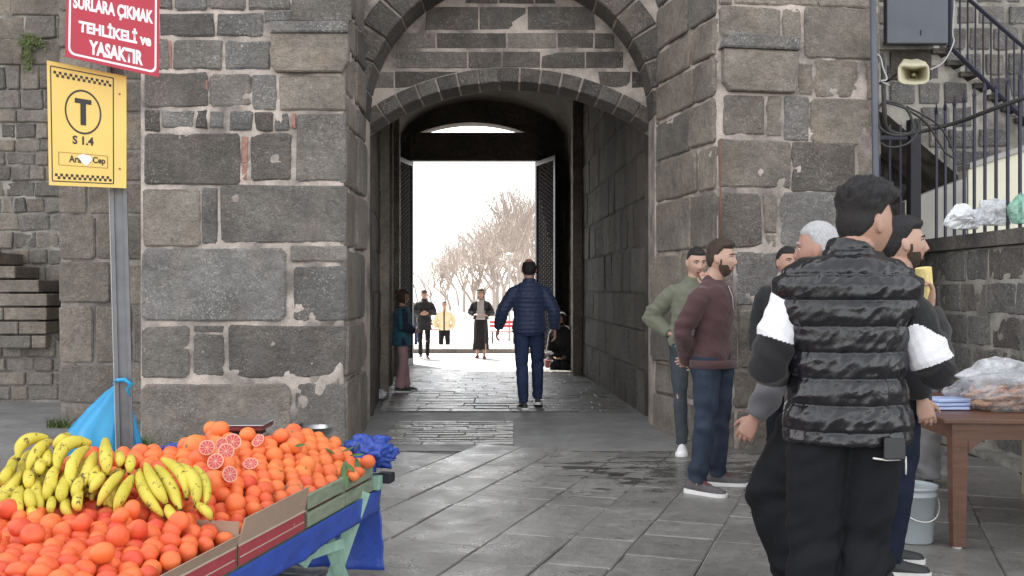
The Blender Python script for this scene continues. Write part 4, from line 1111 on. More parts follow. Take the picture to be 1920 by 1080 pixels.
M['black_shoe'] = plain('black_shoe', (.028, .03, .03), .55, var=.2); M['grey_shoe'] = plain('grey_shoe', (.09, .08, .085), .8, var=.3, nscale=60); M['wine_shoe'] = plain('wine_shoe', (.12, .03, .035), .8); M['white_shoe'] = plain('white_shoe', (.78, .77, .78), .6, var=.04)
t_ = NT('glossy_black_nylon'); t_.set(Base_Color=t_.mix(t_.noise(6, 3), (.006, .006, .008), (.012, .012, .015)), Roughness=t_.ramp(t_.noise(12, 3), [(.3, .17), (.7, .32)])); t_.b.inputs['Specular IOR Level'].default_value = .55
t_.bump(t_.math('ADD', t_.noise(30, 4, .6, vec=t_.mapping(t_.O(), scale=(1.4, 1, .5), rot=(0, .7, 0))), t_.math('MULTIPLY', t_.noise(90, 2, .6), .25)), .35, .012); M['glossy_nylon'] = t_.m

# vest man, foreground, back to the camera
def sleeve_zone(c, P, k):
    out = np.zeros(len(c), dtype=np.int32)
    for S in 'LR':
        sh, el, wr = (np.array(P[a+S])/k for a in ('sh', 'el', 'wr'))
        side = (c[:, 0] < 0) if S == 'L' else (c[:, 0] > 0)
        t = ((c-sh) @ (el-sh))/((el-sh) @ (el-sh)); t2 = ((c-el) @ (wr-el))/((wr-el) @ (wr-el))
        out[side & (t > (.17 if S == 'R' else .12)) & (t < (.96 if S == 'R' else .68)) & (t2 < .13)] = 1
    return out
t1, HM1, P1, k1 = person('man in glossy black puffer vest seen from behind in the right foreground', (1.21, 3.66, 0), R(-6), 1.785,
    pose=dict(elR=(.292, -.02, 1.12), wrR=(.335, .20, 1.31), elL=(-.275, -.01, 1.12), wrL=(-.20, .24, 1.08), palmR=(-1, .2, .2), thR=(-.3, .4, .2), hdR=(-.03, .02, .3), thL=(0, 0, 1), hdL=(.6, .6, .2), curl=.65,
              hipL=(-.09, 0, .9), hipR=(.09, 0, .9), kneeL=(-.115, .02, .5), kneeR=(.06, .04, .5), ankL=(-.14, -.02, .09), ankR=(.01, -.02, .09), shL=(-.182, 0, 1.405), shR=(.182, 0, 1.405)),
    top=dict(name='vest', mats=['glossy_nylon'], thick=.034, hem=.86, flare=.004, sleeve=False, collar=.062, collar_w=.018, quilt=(.092, .016, .26), voxel=.0052,
             under=dict(mats=['black_cloth', 'white_cloth'], zone=sleeve_zone, thick=.024, voxel=.005)),
    legs=dict(mat='black_twill', r=(.105, .10, .082, .08, .07), ease=.016, fold=1.7), shoe=dict(mat='black_shoe', sole='white_rubber'), hair='curly', head_yaw=-62, head_pitch=-4, voxel=.0045, fat=1.11, shw=.034, shz=.045, head_off=(.075, .02), hs_=1.12)
# white pocket piping and wallet
mm = MB(); mm.tube([(.055, -.148, .835), (.10, -.143, .828), (.15, -.125, .828), (.175, -.105, .835)], .0035, 6); mm.obj('pocket_piping', M['white_rubber'], t1, True)
mm = MB(); mm.tube([(.176, -.105, .835), (.18, -.095, .80), (.182, -.085, .77)], .003, 6); mm.obj('pocket_piping', M['white_rubber'], t1, True)
o = MB().box(-.04, -.008, 0, .04, .008, .075, bev=.005).obj('wallet', M['black_leather'], t1); o.location = (.125, -.158, .832); o.rotation_euler = (R(-4), R(2), R(16)); 
o = MB().tube([Vector((.32, .19, 1.50)), Vector((.33, .20, 1.43)), Vector((.335, .20, 1.37))], [.03, .028, .012], 10).me('sandwich_wrap', plain('food_paper', (.75, .62, .25), .6, var=.2, nscale=40))
mw = t1.matrix_basis
o = link('wrapped_sandwich', o, None); o.location = t1.location; o.rotation_euler = t1.rotation_euler; props(o, 'yellow paper wrapped sandwich held up by the man in the black vest', 'food')

# bearded man facing right
t4, HM4, P4, k4 = person('bearded man in dark navy jacket facing right beside the wooden table', (1.93, 5.08, 0), R(-97), 1.77,
    pose=dict(wrR=(.235, .055, .885), elR=(.26, -.02, 1.13), palmR=(-1, 0, 0), thR=(0, 1, 0), curl=.45, ankL=(-.20, -.02, .09), kneeL=(-.14, .02, .5), ankR=(.06, -.06, .09), kneeR=(.09, .0, .5), footR=0, footL=4, wrL=(-.24, .06, .88), elL=(-.25, -.02, 1.12)),
    top=dict(name='jacket', mats=['navy_cloth', 'black_cloth'], thick=.030, hem=.80, collar=.02, zone=lambda c, P, k: (c[:, 0] > .2) & (c[:, 2] < 1.02)),
    legs=dict(mat='denim_navy'), shoe=dict(mat='black_shoe', sole='white_rubber', lace='black_leather'), hair='short', beard=.95, skin='skin_pale', voxel=.0045, fat=1.06, head_yaw=-4, head_pitch=4)
# grey haired man striding left
t2, HM2, P2, k2 = person('grey haired man striding left, half hidden behind the man in the puffer vest', (1.43, 4.62, 0), R(56), 1.72,
    pose=dict(elL=(-.29, .08, 1.12), wrL=(-.30, .23, .865), kneeL=(-.15, .21, .50), ankL=(-.12, .08, .10), kneeR=(.10, .05, .5), ankR=(.10, -.22, .14), tiltR=-18, palmL=(1, 0, 0), thL=(0, 1, 0), curl=.5),
    top=dict(name='jacket', mats=['grey_knit'], amp=1.5, thick=.026, hem=.86), legs=dict(mat='black_twill', r=(.11, .115, .105, .10, .085), ease=.025, fold=1.8), hair='crop', hairmat='hair_grey', skin='skin_ruddy', voxel=.0045, head_yaw=8)
# man with black jacket and white collar
person('dark haired man in black jacket with white collar, behind the grey haired man', (2.27, 8.35, 0), R(160), 1.76,
    top=dict(name='jacket', mats=['black_wool', 'white_cloth'], thick=.032, hem=.78, collar=.02, zone=lambda c, P, k: (c[:, 2] > 1.49)), legs=dict(mat='black_twill'), hair='crop', voxel=.007, head_yaw=35)
# brown sweater
t5, HM5, P5, k5 = person('man in maroon half zip sweater and dark jeans with hands behind his back', (1.41, 7.12, 0), R(-128), 1.755,
    pose=dict(elR=(.235, -.11, 1.13), wrR=(.06, -.17, .90), elL=(-.235, -.11, 1.13), wrL=(-.05, -.19, .93), hdR=(-1, -.1, -.3), hdL=(1, -.1, -.3), thR=(0, 0, 1), thL=(0, 0, 1), palmR=(0, -1, 0), palmL=(0, -1, 0), ankL=(-.20, -.07, .09), ankR=(.15, -.04, .09), footR=2, footL=-30, curl=.5, kneeR=(.125, .01, .5), kneeL=(-.14, -.01, .5)),
    top=dict(name='sweater', mats=['maroon_knit'], thick=.020, amp=1.6, hem=.87, collar=.012), legs=dict(mat='denim_dark', r=(.094, .088, .07, .064, .056), fold=1.7), shoe=dict(mat='grey_shoe', sole='white_rubber', panel='wine_shoe', lace='grey_shoe', size=1.08),
    hair='short', hairmat='hair_brown', beard=.9, skin='skin_pale', voxel=.006, head_yaw=12, fat=.95, head_off=(.0, .03))
def band(t, P_, rings, mat, nm, n=28):
    V = []
    for (z, a, c, dy) in rings:
        for q in range(n): w_ = 2*math.pi*q/n; V.append((c*math.cos(w_), dy+a*math.sin(w_), z))
    return mk(V, [(i*n+q, i*n+(q+1) % n, (i+1)*n+(q+1) % n, (i+1)*n+q) for i in range(len(rings)-1) for q in range(n)], nm, mat, t)
band(t5, P5, [(.866*k5, .138*k5, .190*k5, 0), (.880*k5, .147*k5, .198*k5, 0), (.915*k5, .148*k5, .200*k5, 0), (.925*k5, .140*k5, .190*k5, 0)], M['maroon_knit'], 'ribbed_hem')
m = MB(); m.tube([(0, .158*k5, 1.27*k5), (0, .152*k5, 1.36*k5), (0, .120*k5, 1.44*k5)], .0028, 6); m.obj('zip', M['cable_pale'], t5, True)
# green jacket man
def oz(c, P, k): return ((np.abs(c[:, 0]) < .035) & (c[:, 1] > .05) & (c[:, 2] < 1.35)) | (c[:, 2] < .88)
person('young man in olive green jacket with hand on hip, eating, against the right pier', (1.53, 8.75, 0), R(176), 1.77,
    pose=dict(elR=(.335, -.12, 1.17), wrR=(.17, .0, 1.02), hdR=(-.7, .3, -.5), palmR=(-1, .2, 0), thR=(0, 1, .3), elL=(-.27, .10, 1.18), wrL=(-.10, .22, 1.42), hdL=(.3, .1, .9), thL=(1, 0, 0), palmL=(0, -1, 0), curl=.6, ankL=(-.13, .06, .09), ankR=(.06, .0, .09), kneeR=(.08, .03, .5)),
    top=dict(name='jacket', mats=['olive_cloth', 'grey_knit'], amp=1.8, thick=.026, hem=.90, collar=.03, zone=oz), legs=dict(mat='denim_grey', r=(.085, .076, .056, .052, .044), ease=.008), shoe=dict(mat='white_shoe', sole='white_rubber'), hair='crop', skin='skin_pale', head_yaw=15, head_pitch=-10, lean=(-.045, .02), voxel=.006, fat=.93)
o = link('bread_piece', MB().tube([(1.665, 8.62, 1.56), (1.69, 8.6, 1.58), (1.72, 8.6, 1.575)], [.012, .02, .01], 8).me('bread_piece', M['white_cloth'], True)); props(o, 'white wrapped snack at the mouth of the man in the olive jacket', 'food')
# blue puffer man walking away
person('balding man in blue quilted jacket walking away through the gate', (.205, 12.0, 0), R(4), 1.775,
    pose=dict(elL=(-.31, -.03, 1.16), wrL=(-.36, .06, .93), elR=(.285, -.04, 1.15), wrR=(.30, .02, .92), ankL=(-.07, -.08, .09), kneeL=(-.09, .0, .5), ankR=(.12, .22, .11), kneeR=(.11, .14, .50), tiltR=-8, curl=.45, palmL=(.6, -1, 0), palmR=(-.6, -1, 0)),
    top=dict(name='quilted_jacket', mats=['blue_puffer'], thick=.027, hem=.89, collar=.035, quilt=(.052, .009, .2), voxel=.008), legs=dict(mat='denim_blue'), shoe=dict(mat='black_shoe', sole='white_rubber'), hair='ring', skin='skin_ruddy', face=False, fat=1.06)
# girl by the left wall
tg, HMg, Pg, kg = person('girl in teal vest and pink trousers standing against the left tunnel wall', (-1.53, 14.0, 0), R(-75), 1.40,
    pose=dict(wrR=(.16, .20, 1.05), elR=(.235, .0, 1.15), hdR=(-.3, .6, .1), ankL=(-.09, .10, .09), kneeL=(-.09, .05, .5), ankR=(.09, -.04, .09)),
    top=dict(name='vest', mats=['teal_cloth', 'navy_cloth'], thick=.04, hem=.80, quilt=(.07, .010, .2), flare=.01, zone=lambda c, P, k: ((np.abs(c[:, 0]) > .205) & (c[:, 1] > -.03)) | (c[:, 2] > 1.45)),
    legs=dict(mat='pink_cloth', r=(.09, .085, .075, .075, .075), ease=.012), shoe=dict(mat='black_shoe', sole='white_rubber'), hair='long', hairmat='hair_brown', voxel=.009)
mk([HMg @ Vector((d[0]*.045, -.10+d[1]*.04, .09+d[2]*.04)) for d in sphere_dirs(12, 8)], sphere_faces(12, 8), 'hair_bun', M['hair_brown'], tg)
mk([HMg @ Vector((d[0]*.034+.03, -.075+d[1]*.022, .07+d[2]*.022)) for d in sphere_dirs(10, 6)], sphere_faces(10, 6), 'hair_band', M['red_lining'], tg)
mk([HMg @ Vector((d[0]*.05, -.085+d[1]*.03, -.11+d[2]*.11)) for d in sphere_dirs(12, 8)], sphere_faces(12, 8), 'long_hair', M['hair_brown'], tg)
# people beyond the gate
person('man in black coat walking towards the gate with hands joined', (-2.03, 23.4, -.19), R(186), 1.60,
    pose=dict(elL=(-.25, .02, 1.17), wrL=(-.08, .2, 1.16), elR=(.25, .02, 1.17), wrR=(.08, .2, 1.14), hdL=(1, .2, 0), hdR=(-1, .2, 0), thL=(0, 0, 1), thR=(0, 0, 1), palmL=(0, -1, 0), palmR=(0, -1, 0), ankL=(-.08, .12, .09), ankR=(.08, -.18, .12), kneeL=(-.09, .12, .5)),
    top=dict(name='coat', mats=['black_wool'], thick=.03, hem=.72, collar=.05), legs=dict(mat='black_twill', r=(.08, .07, .055, .05, .045)), shoe=dict(mat='black_shoe', sole='white_rubber'), hair='cap', hairmat='black_leather', voxel=.011, cv=.012)
tw, HMw, Pw, kw = person('woman in long black skirt and dark jacket walking towards the gate', (-.72, 23.5, -.19), R(178), 1.62,
    pose=dict(elL=(-.27, .0, 1.16), wrL=(-.15, .17, 1.08), elR=(.27, .0, 1.16), wrR=(.15, .17, 1.10), hdL=(.5, .6, .1), hdR=(-.5, .6, .1), ankL=(-.09, .10, .09), ankR=(.09, -.05, .09)),
    top=dict(name='jacket', mats=['black_wool', 'light_top'], thick=.026, hem=.98, flare=.01, zone=lambda c, P, k: (np.abs(c[:, 0]) < .085+.03*(c[:, 2] < 1.2)) & (c[:, 1] > .0) & (c[:, 2] < 1.47)), legs=dict(mat='black_cloth', skirt=.22), shoe=dict(mat='wine_shoe'), hair='long', hairmat='hair_black', voxel=.011, cv=.012)
mk([HMw @ Vector((d[0]*.085, -.05+d[1]*.05, -.12+d[2]*.13)) for d in sphere_dirs(12, 8)], sphere_faces(12, 8), 'long_hair', M['hair_brown'], tw)
person('person in cream yellow padded jacket standing beyond the kerb', (-2.0, 30, -.62), R(180), 1.68, pose=dict(elL=(-.30, .0, 1.15), elR=(.30, 0, 1.15), wrL=(-.26, .05, .92), wrR=(.26, .05, .92)),
    top=dict(name='padded_jacket', mats=['cream_puffer', 'black_cloth'], thick=.030, hem=.86, quilt=(.12, .010, .2), zone=lambda c, P, k: (np.abs(c[:, 0]) < .02) & (c[:, 1] > .05)), legs=dict(mat='black_twill'), hair='crop', voxel=.013, cv=.014)
person('distant person in dark jacket and blue jeans at the left edge of the doorway', (-3.50, 36, -.62), R(200), 1.56,
    top=dict(name='jacket', mats=['navy_cloth'], thick=.03, hem=.85), legs=dict(mat='denim_blue'), hair='crop', voxel=.014, cv=.016, face=False)
# seated dark figure by the right gate leaf
ts, HMs, Ps, ks = person('figure wrapped in black sitting low against the right gate leaf', (.97, 19.45, -.66), R(165), 1.62,
    pose=dict(hipL=(-.09, 0, .62), hipR=(.09, 0, .62), kneeL=(-.12, .38, .72), kneeR=(.12, .38, .70), ankL=(-.11, .35, .42), ankR=(.11, .35, .42), elL=(-.24, .12, .92), elR=(.24, .12, .92), wrL=(-.1, .32, .85), wrR=(.1, .32, .85)),
    top=dict(name='cloak', mats=['black_wool'], thick=.05, hem=.55, flare=.06), legs=dict(mat='black_cloth', waist=.75), hair='scarf', hairmat='black_cloth', voxel=.011, cv=.012, lean=(0, .05))
# child behind the table, only the legs show
person('child in light grey trousers behind the wooden table, half hidden by the bearded man', (2.93, 7.35, 0), R(150), 1.42,
    top=dict(name='sweater', mats=['navy_cloth'], thick=.022), legs=dict(mat='grey_cotton', r=(.11, .105, .10, .10, .10), ease=.01, fold=1.6), shoe=dict(mat='black_shoe'), hair='crop', voxel=.009)
# ---------------- fruit stall at lower left
rs = random.Random(5)
E0 = Vector((-1.09, 3.07, 0)); E1 = Vector((-.68, 5.0, 0)); SL = (E1-E0).length; sv_ = (E1-E0).normalized(); lv = Vector((-sv_.y, sv_.x, 0))
def st(a, d, z): return E0+sv_*a+lv*d+Vector((0, 0, z))       # a along the edge (m), d left of the edge
ang = math.atan2(-sv_.x, sv_.y)
SM = Matrix.Translation(E0) @ Matrix.Rotation(ang, 4, 'Z')      # local: x = -d (right positive), y = along
M['tarp'] = (lambda t: (t.set(Base_Color=t.mix(t.noise(6, 4), (.022, .055, .30), (.04, .095, .46)), Roughness=.38), t.bump(t.noise(30, 4, .6), .4, .01), t.m)[2])(NT('blue_tarp'))
def cardboard(name, col, red=None):
    t = NT(name); c = t.mix(t.noise(12, 4, .6), tuple(x*.85 for x in col), tuple(min(1, x*1.12) for x in col))
    c = t.mix(t.ramp(t.noise(45, 4, .7), [(.62, 0.0), (.72, .45)]), c, (.55, .5, .45)); t.set(Base_Color=c, Roughness=.8); t.bump(t.noise(60, 3), .25, .004); return t.m
M['card'] = cardboard('cardboard', (.36, .26, .19)); M['card_red'] = cardboard('red_cardboard', (.34, .045, .06)); M['card_edge'] = cardboard('cardboard_edge', (.50, .40, .31))
def wood(name, ca, cb, rough=.7, sc=(1, 1, 1), f=9):
    t = NT(name); g = t.noise(f, 5, .65, vec=t.mapping(t.O(), scale=sc), dist=.4)
    c = t.mix(t.ramp(g, [(.3, 0.0), (.7, 1.0)]), ca, cb); c = t.mix(t.ramp(t.noise(20, 4, .7), [(.6, 0.0), (.7, .6)]), c, tuple(x*.5+.1 for x in cb))
    t.set(Base_Color=c, Roughness=rough); t.bump(g, .3, .006); return t.m
M['mint_wood'] = wood('mint_painted_wood', (.22, .38, .30), (.33, .50, .41), .6, (6, 6, 1)); M['green_wood'] = wood('weathered_green_wood', (.16, .20, .14), (.27, .31, .22), .85, (5, 1, 5))
M['brown_wood'] = wood('brown_table_wood', (.10, .045, .026), (.17, .08, .048), .4, (1, 6, 6), 5); M['pale_wood'] = wood('pale_wood', (.33, .25, .15), (.45, .36, .24), .7, (6, 6, 1))
M['steel'] = plain('steel', (.55, .55, .56), .28, .95, nscale=30, var=.1)
M['red_enamel'] = plain('red_enamel', (.22, .06, .055), .35, .3)
# table under the fruit: planks, tarp skirt and trestles
ft = empty('fruit_stall', st(.9, .6, 0), label='wooden fruit stall covered with blue tarp at lower left', cat='market stall')
with building(ft):
    for i in range(6):
        MB().box(-.02-.23*(i+1)+.006, -.35, .395, -.02-.23*i, SL+.08, .425, SM, bev=.003).obj('plank', M['mint_wood'])
    MB().box(-.06, -.35, .33, -.015, SL+.10, .39, SM, bev=.004).obj('beam', M['mint_wood'])
    MB().box(-1.4, SL-.02, .33, -.06, SL+.03, .39, SM, bev=.004).obj('beam', M['mint_wood'])
    # tarp skirt hanging over the right edge, with folds
    def sheet(name, fn, nu, nv, thick=.002):
        V = [fn(i/nu, j/nv) for j in range(nv+1) for i in range(nu+1)]
        Fc = [(j*(nu+1)+i, j*(nu+1)+i+1, (j+1)*(nu+1)+i+1, (j+1)*(nu+1)+i) for j in range(nv) for i in range(nu)]
        o = link(name, mesh(name, V, Fc, M['tarp'], True)); m = o.modifiers.new('s', 'SOLIDIFY'); m.thickness = thick; return o
    def skirt(u, v):
        a = -.3+u*(SL+.36); w_ = noise.noise((a*6, v*2, 3))*.012*(v+.2)+noise.noise((a*17, v*3, 1))*.006*v
        drop = .105+.02*noise.noise((a*2.3, 0, 7))+.05*max(0, u-.9)
        return st(a, -.012-w_, .428-drop*v)
    sheet('tarp_skirt', skirt, 120, 8)
    def hang(u, v):      # sheet hanging to the ground round the far corner
        a = SL+.06; d = .0+u*1.2; w_ = noise.noise((d*9, v*1.6, 5))*.035+noise.noise((d*22, v*1.5, 2))*.012
        return st(a+w_*(v*.8+.2), d+.02*noise.noise((d*4, v*5, 9))-.03*v*(u < .1), .50-v*.485)
    sheet('tarp_sheet', hang, 90, 24)
    def hang2(u, v):
        a = SL+.075-u*.30; w_ = noise.noise((a*14, v*1.6, 15))*.03
        return st(a-.015, .0-w_*(v+.1)+.03*u, .44-v*.425)
    # trestle legs
    def leg(x0, y0, d0, x1, y1, d1, w_=.055, th=.03, nm='leg'):
        a = wp(x0, y0, d0); b = wp(x1, y1, d1); q = (b-a).normalized(); s_ = q.cross(Vector((0, 1, 0))).normalized(); n_ = q.cross(s_)
        V = [p+s_*i*w_/2+n_*j*th/2 for p in (a, b) for i, j in ((-1, -1), (1, -1), (1, 1), (-1, 1))]
        link(nm, mesh(nm, V, [(0, 1, 2, 3), (7, 6, 5, 4), (0, 4, 5, 1), (1, 5, 6, 2), (2, 6, 7, 3), (3, 7, 4, 0)], M['mint_wood']))
    leg(682, 922, 4.83, 612, 1120, 4.66, .065); leg(606, 985, 4.55, 660, 1130, 4.72, .05)
    leg(618, 975, 4.5, 566, 1060, 4.45, .05); leg(560, 1046, 4.42, 640, 1018, 4.62, .045, nm='brace')
    leg(330, 1000, 4.9, 300, 1200, 4.9, .06); leg(430, 1090, 3.3, 400, 1500, 3.3, .06)
    MB().box(.0, SL+.03, .455, .075, SL+.1, .505, SM, bev=.006).obj('beam_end', M['black_iron'])
    MB().box(-.20, SL-.03, .432, .035, SL+.028, .50, SM, bev=.004).obj('beam', M['mint_wood'])
# loose tarp bunched at the far corner and the back edge
def lump(name, c, r, label, seed, n=64):
    V = []
    for d in sphere_dirs(n, n//2):
        v = Vector(d); q = 1.05+.35*noise.noise(v*2.2+Vector((seed, 0, 0)))-.55*abs(noise.noise(v*3.2+Vector((seed, 1, 0))))-.35*abs(noise.noise(v*7+Vector((seed, 5, 0))))
        V.append((v.x*r[0]*q, v.y*r[1]*q, v.z*r[2]*q))
    o = link(name, mesh(name, V, sphere_faces(n, n//2), M['tarp'], True), None, c); return props(o, label, 'tarp')
lump('bunched_tarp', wp(688, 850, 5.08), (.15, .14, .095), 'bunched blue tarp at the far right corner of the fruit stall', 3.0)
lump('bunched_tarp', wp(340, 842, 5.15), (.11, .08, .035), 'fold of blue tarp behind the fruit, left of the scales', 8.0)
# boxes along the edge
def box_thing(a0, a1, zt, label, style, zb=.43, depth=.42, cat='box', name='fruit_box'):
    t = empty(name, st((a0+a1)/2, depth/2, zb), label=label, cat=cat)
    with building(t):
        cm, cr = (M['card'], M['card_red']) if style != 'wood' else (M['green_wood'], M['green_wood'])
        if style == 'wood':
            h = (zt-zb-.012)/2
            MB().box(-.012, a0, zb+.002, 0.008, a1, zb+h, SM, bev=.003).obj('slat', cr); MB().box(-.012, a0, zb+h+.012, .006, a1, zt, SM, bev=.003).obj('slat', cr)
            MB().box(-.04, a0, zb, -.012, a0+.03, zt, SM).obj('corner_post', cr)
        else:
            zm = zb+.075
            MB().box(-.006, a0, zb+.001, .0, a1, zm, SM).obj('printed_side', cr)
            lean_ = MB(); lean_.add([SM @ Vector(v) for v in [(-.006, a0, zm), (0, a0, zm), (0, a1, zm), (-.006, a1, zm), (.014, a0+.02, zt), (.020, a0+.02, zt), (.020, a1, zt+.006), (.014, a1, zt+.006)]],
                [(0, 1, 5, 4), (1, 2, 6, 5), (2, 3, 7, 6), (3, 0, 4, 7), (4, 5, 6, 7)]).obj('flap', cm)
            MB().box(-.001, a0, zm-.003, .003, a1, zm+.004, SM).obj('fold_line', M['card_edge'])
            MB().box(.0005, a0+.01, zb+.03, .002, a1-.01, zb+.034, SM).obj('printed_line', M['card_edge'])
        MB().box(-depth, a0, zb, 0, a0+.005, zt-.01, SM).obj('end_panel', cm); MB().box(-depth, a1-.005, zb, 0, a1, zt-.01, SM).obj('end_panel', cm)
        MB().box(-depth, a0+.006, zb, -.007, a1-.006, zb+.004, SM).obj('bottom', cm)
    return t
box_thing(-.34, .27*SL, .545, 'nearest low cardboard fruit box with red printed side', 'card')
box_thing(.28*SL, .575*SL, .60, 'cardboard fruit box with tall raised brown flap over a red side', 'card')
box_thing(.585*SL, .795*SL, .565, 'brown cardboard box with green wooden side, third from the front', 'wood')
box_thing(.80*SL, .985*SL, .56, 'small green wooden crate with leafy oranges at the far corner', 'wood', cat='crate', name='fruit_crate')
o = MB().box(-.42, .585*SL, .47, -.018, .59*SL, .60, SM).obj('divider', M['card']); props(o, 'brown cardboard divider between loose oranges and the leafy corner crate', 'cardboard')
# fruit
def peel(name, ca, cb):
    t = NT(name); c = t.ramp(t.rnd(), [(0, ca), (1, cb)]); c = t.mix(t.ramp(t.noise(12, 3), [(.4, 0.0), (.7, .5)]), c, (min(1, cb[0]*1.05), cb[1]*1.25, cb[2])); c = t.mix(t.ramp(t.noise(55, 4, .7), [(.60, 0.0), (.72, .45)]), c, (cb[0]*.75, cb[1]*.9, cb[2]*1.3))
    sx = t.N('ShaderNodeSeparateXYZ'); t.l.new(t.O(), sx.inputs[0]); ps = t.ramp(sx.outputs[2], [(.865, 0.0), (.878, 1.0)]); c = t.mix(ps, c, (.16, .15, .05))
    t.set(Base_Color=c, Roughness=.5); t.b.inputs['Subsurface Weight'].default_value = .12; t.b.inputs['Subsurface Radius'].default_value = (.01, .004, .002); t.bump(t.voro(420), .25, .0015); return t.m
M['mandarin'] = peel('mandarin_peel', (.62, .048, .03), (.82, .18, .05)); M['orange'] = peel('orange_peel', (.76, .13, .05), (.84, .22, .06))
def fruit_mesh(name, mat, sq, seed, n=18):
    V = []
    for d in sphere_dirs(n, n//2+2):
        v = Vector(d); q = 1+.03*noise.noise(v*1.6+Vector((seed, 0, 0))); z = v.z*(1-.10*abs(v.z)**6)
        V.append((v.x*q, v.y*q, z*sq*q))
    return mesh(name, V, sphere_faces(n, n//2+2), mat, True)
MF = [fruit_mesh('mandarin', M['mandarin'], .86, i) for i in range(3)]; OF = [fruit_mesh('orange', M['orange'], .97, i+5) for i in range(3)]
calyx = mesh('calyx', [(.12*math.cos(k*math.pi/3)*(1 if k % 2 else .5), .12*math.sin(k*math.pi/3)*(1 if k % 2 else .5), 0) for k in range(6)]+[(0, 0, .03)], [(k, (k+1) % 6, 6) for k in range(6)], plain('calyx_green', (.12, .14, .05), .8))
def surf(a, d):
    st_ = ss(.62, 1.05, a+max(0, d-.5)*.25)
    z = .485+.085*(1-math.exp(-max(0, d)/.16))+.115*st_*(1-math.exp(-max(0, d)/.22))
    if a > .70*SL and d > .1: z += .03*min(1, (d-.1)/.2)
    if a > 1.2 and d > .62: z -= min(.12, (d-.62)*.5)
    return z+.012*noise.noise((a*5, d*5, 2))
cnt = {'m': 0, 'o': 0}
placed = []
def put_fruit(P_, r, kind, lab=None):
    me = rs.choice(MF if kind == 'm' else OF); nm = 'mandarin' if kind == 'm' else 'orange'
    o = link(nm, me, None, P_, (rs.uniform(-1.5, 1.5), rs.uniform(-1.5, 1.5), rs.uniform(0, 6.28))); o.scale = (r, r, r*rs.uniform(.93, 1.03))
    if kind == 'm': props(o, lab or 'glossy red orange mandarin in the heap at the front of the fruit stall', 'mandarin', 'mandarins heaped on the stall')
    else: props(o, lab or 'round orange in the heap at the far side of the fruit stall', 'orange', 'oranges heaped on the stall')
    cnt[kind] += 1; ALLF.append((Vector(P_), r)); return o
ALLF = []
def heapD(px, py, dflt):
    d = Vector(((px-960)/F, 1, (HY-py)/F)); C = Vector((0, 0, CAMZ)); dn = d.normalized(); best = 99
    for p, r in ALLF:
        v = p-C; k = v.dot(dn); m2 = v.length_squared-k*k
        if m2 < r*r: best = min(best, (k-math.sqrt(r*r-m2))*dn.y)
    return best if best < 20 else dflt
cand = []
row = 0; a = -.30
while a < SL-.06:
    sp = .066 if a < .95 else .071
    d = .048+(.5*sp if row % 2 else 0)
    while d < 1.32:
        aa, dd = a+rs.uniform(-.008, .008), d+rs.uniform(-.008, .008)
        if (a > .80*SL and dd > .38) or (aa > .75 and dd > .98): d += sp; continue
        kind = 'm' if (aa < 1.02-.25*max(0, dd-.5)) or dd > .80 and aa < 1.6 else 'o'
        r = rs.uniform(.034, .040) if kind == 'm' else rs.uniform(.035, .043)
        p = st(aa, dd, surf(aa, dd)+.022+rs.uniform(-.012, .014))
        s_ = F/p.y; x = 960+p.x*s_; y = HY-(p.z-CAMZ)*s_
        if x > -30 and y < 1112: cand.append((p, r, kind, row, d))
        d += sp
    a += sp*.9; row += 1
# a looser second layer on top
for i in range(90):
    aa = rs.uniform(-.1, SL-.25); dd = rs.uniform(.09, 1.1)
    if aa > .80*SL: continue
    kind = 'm' if aa < 1.0 or dd > .8 else 'o'; r = rs.uniform(.034, .040) if kind == 'm' else rs.uniform(.037, .046)
    p = st(aa, dd, surf(aa, dd)+.070); s_ = F/p.y; x = 960+p.x*s_; y = HY-(p.z-CAMZ)*s_
    if x < -30 or y > 1112 or (x < 400 and 815 < y < 985 and aa > .5): continue
    if min([(p-q).length for q in placed] or [9]) < .082: continue
    placed.append(p); cand.append((p, r, kind, -1, aa))
ORD = 'first second third fourth fifth sixth seventh eighth ninth tenth eleventh twelfth thirteenth fourteenth fifteenth sixteenth seventeenth eighteenth nineteenth twentieth'.split()
def ordn(n): return ORD[n] if n < 20 else 'twenty-'+ORD[n-20] if n < 29 else ('thirtieth' if n == 29 else ('thirty-'+ORD[n-30] if n < 39 else ('fortieth' if n == 39 else 'forty-'+ORD[n-40])))
KN = {'m': 'mandarin', 'o': 'orange'}; LB = {}
rows_ = sorted({c[3] for c in cand if c[3] >= 0})
for ri, rw in enumerate(rows_):
    for i, c in enumerate(sorted([c for c in cand if c[3] == rw], key=lambda c: c[4])): LB[id(c)] = '%s %s in the %s row from the front, %s from the box side' % ('red orange' if c[2] == 'm' else 'round', KN[c[2]], ordn(ri), ordn(i))
for kd in 'mo':
    for i, c in enumerate(sorted([c for c in cand if c[3] < 0 and c[2] == kd], key=lambda c: c[0].x/c[0].y)): LB[id(c)] = 'loose %s lying on top of the heap, %s from the left' % (KN[kd], ordn(i))
cand.sort(key=lambda c: -c[1]/c[0].y)
left = {'m': [], 'o': []}
for c in cand:
    p, r, kind = c[:3]
    if cnt[kind] < 290: put_fruit(p, r, kind, LB[id(c)])
    else: left[kind].append((p, r))
for kd in 'mo':
    if left[kd]:
        m = MB()
        for p, r in left[kd]: m.add([p+Vector(d)*r for d in sphere_dirs(10, 7)], sphere_faces(10, 7))
        o = m.obj('mandarin_heap' if kd == 'm' else 'orange_heap', M['mandarin' if kd == 'm' else 'orange'], None, True); props(o, 'rest of the fruit heap behind the bananas', 'fruit', kind='stuff')
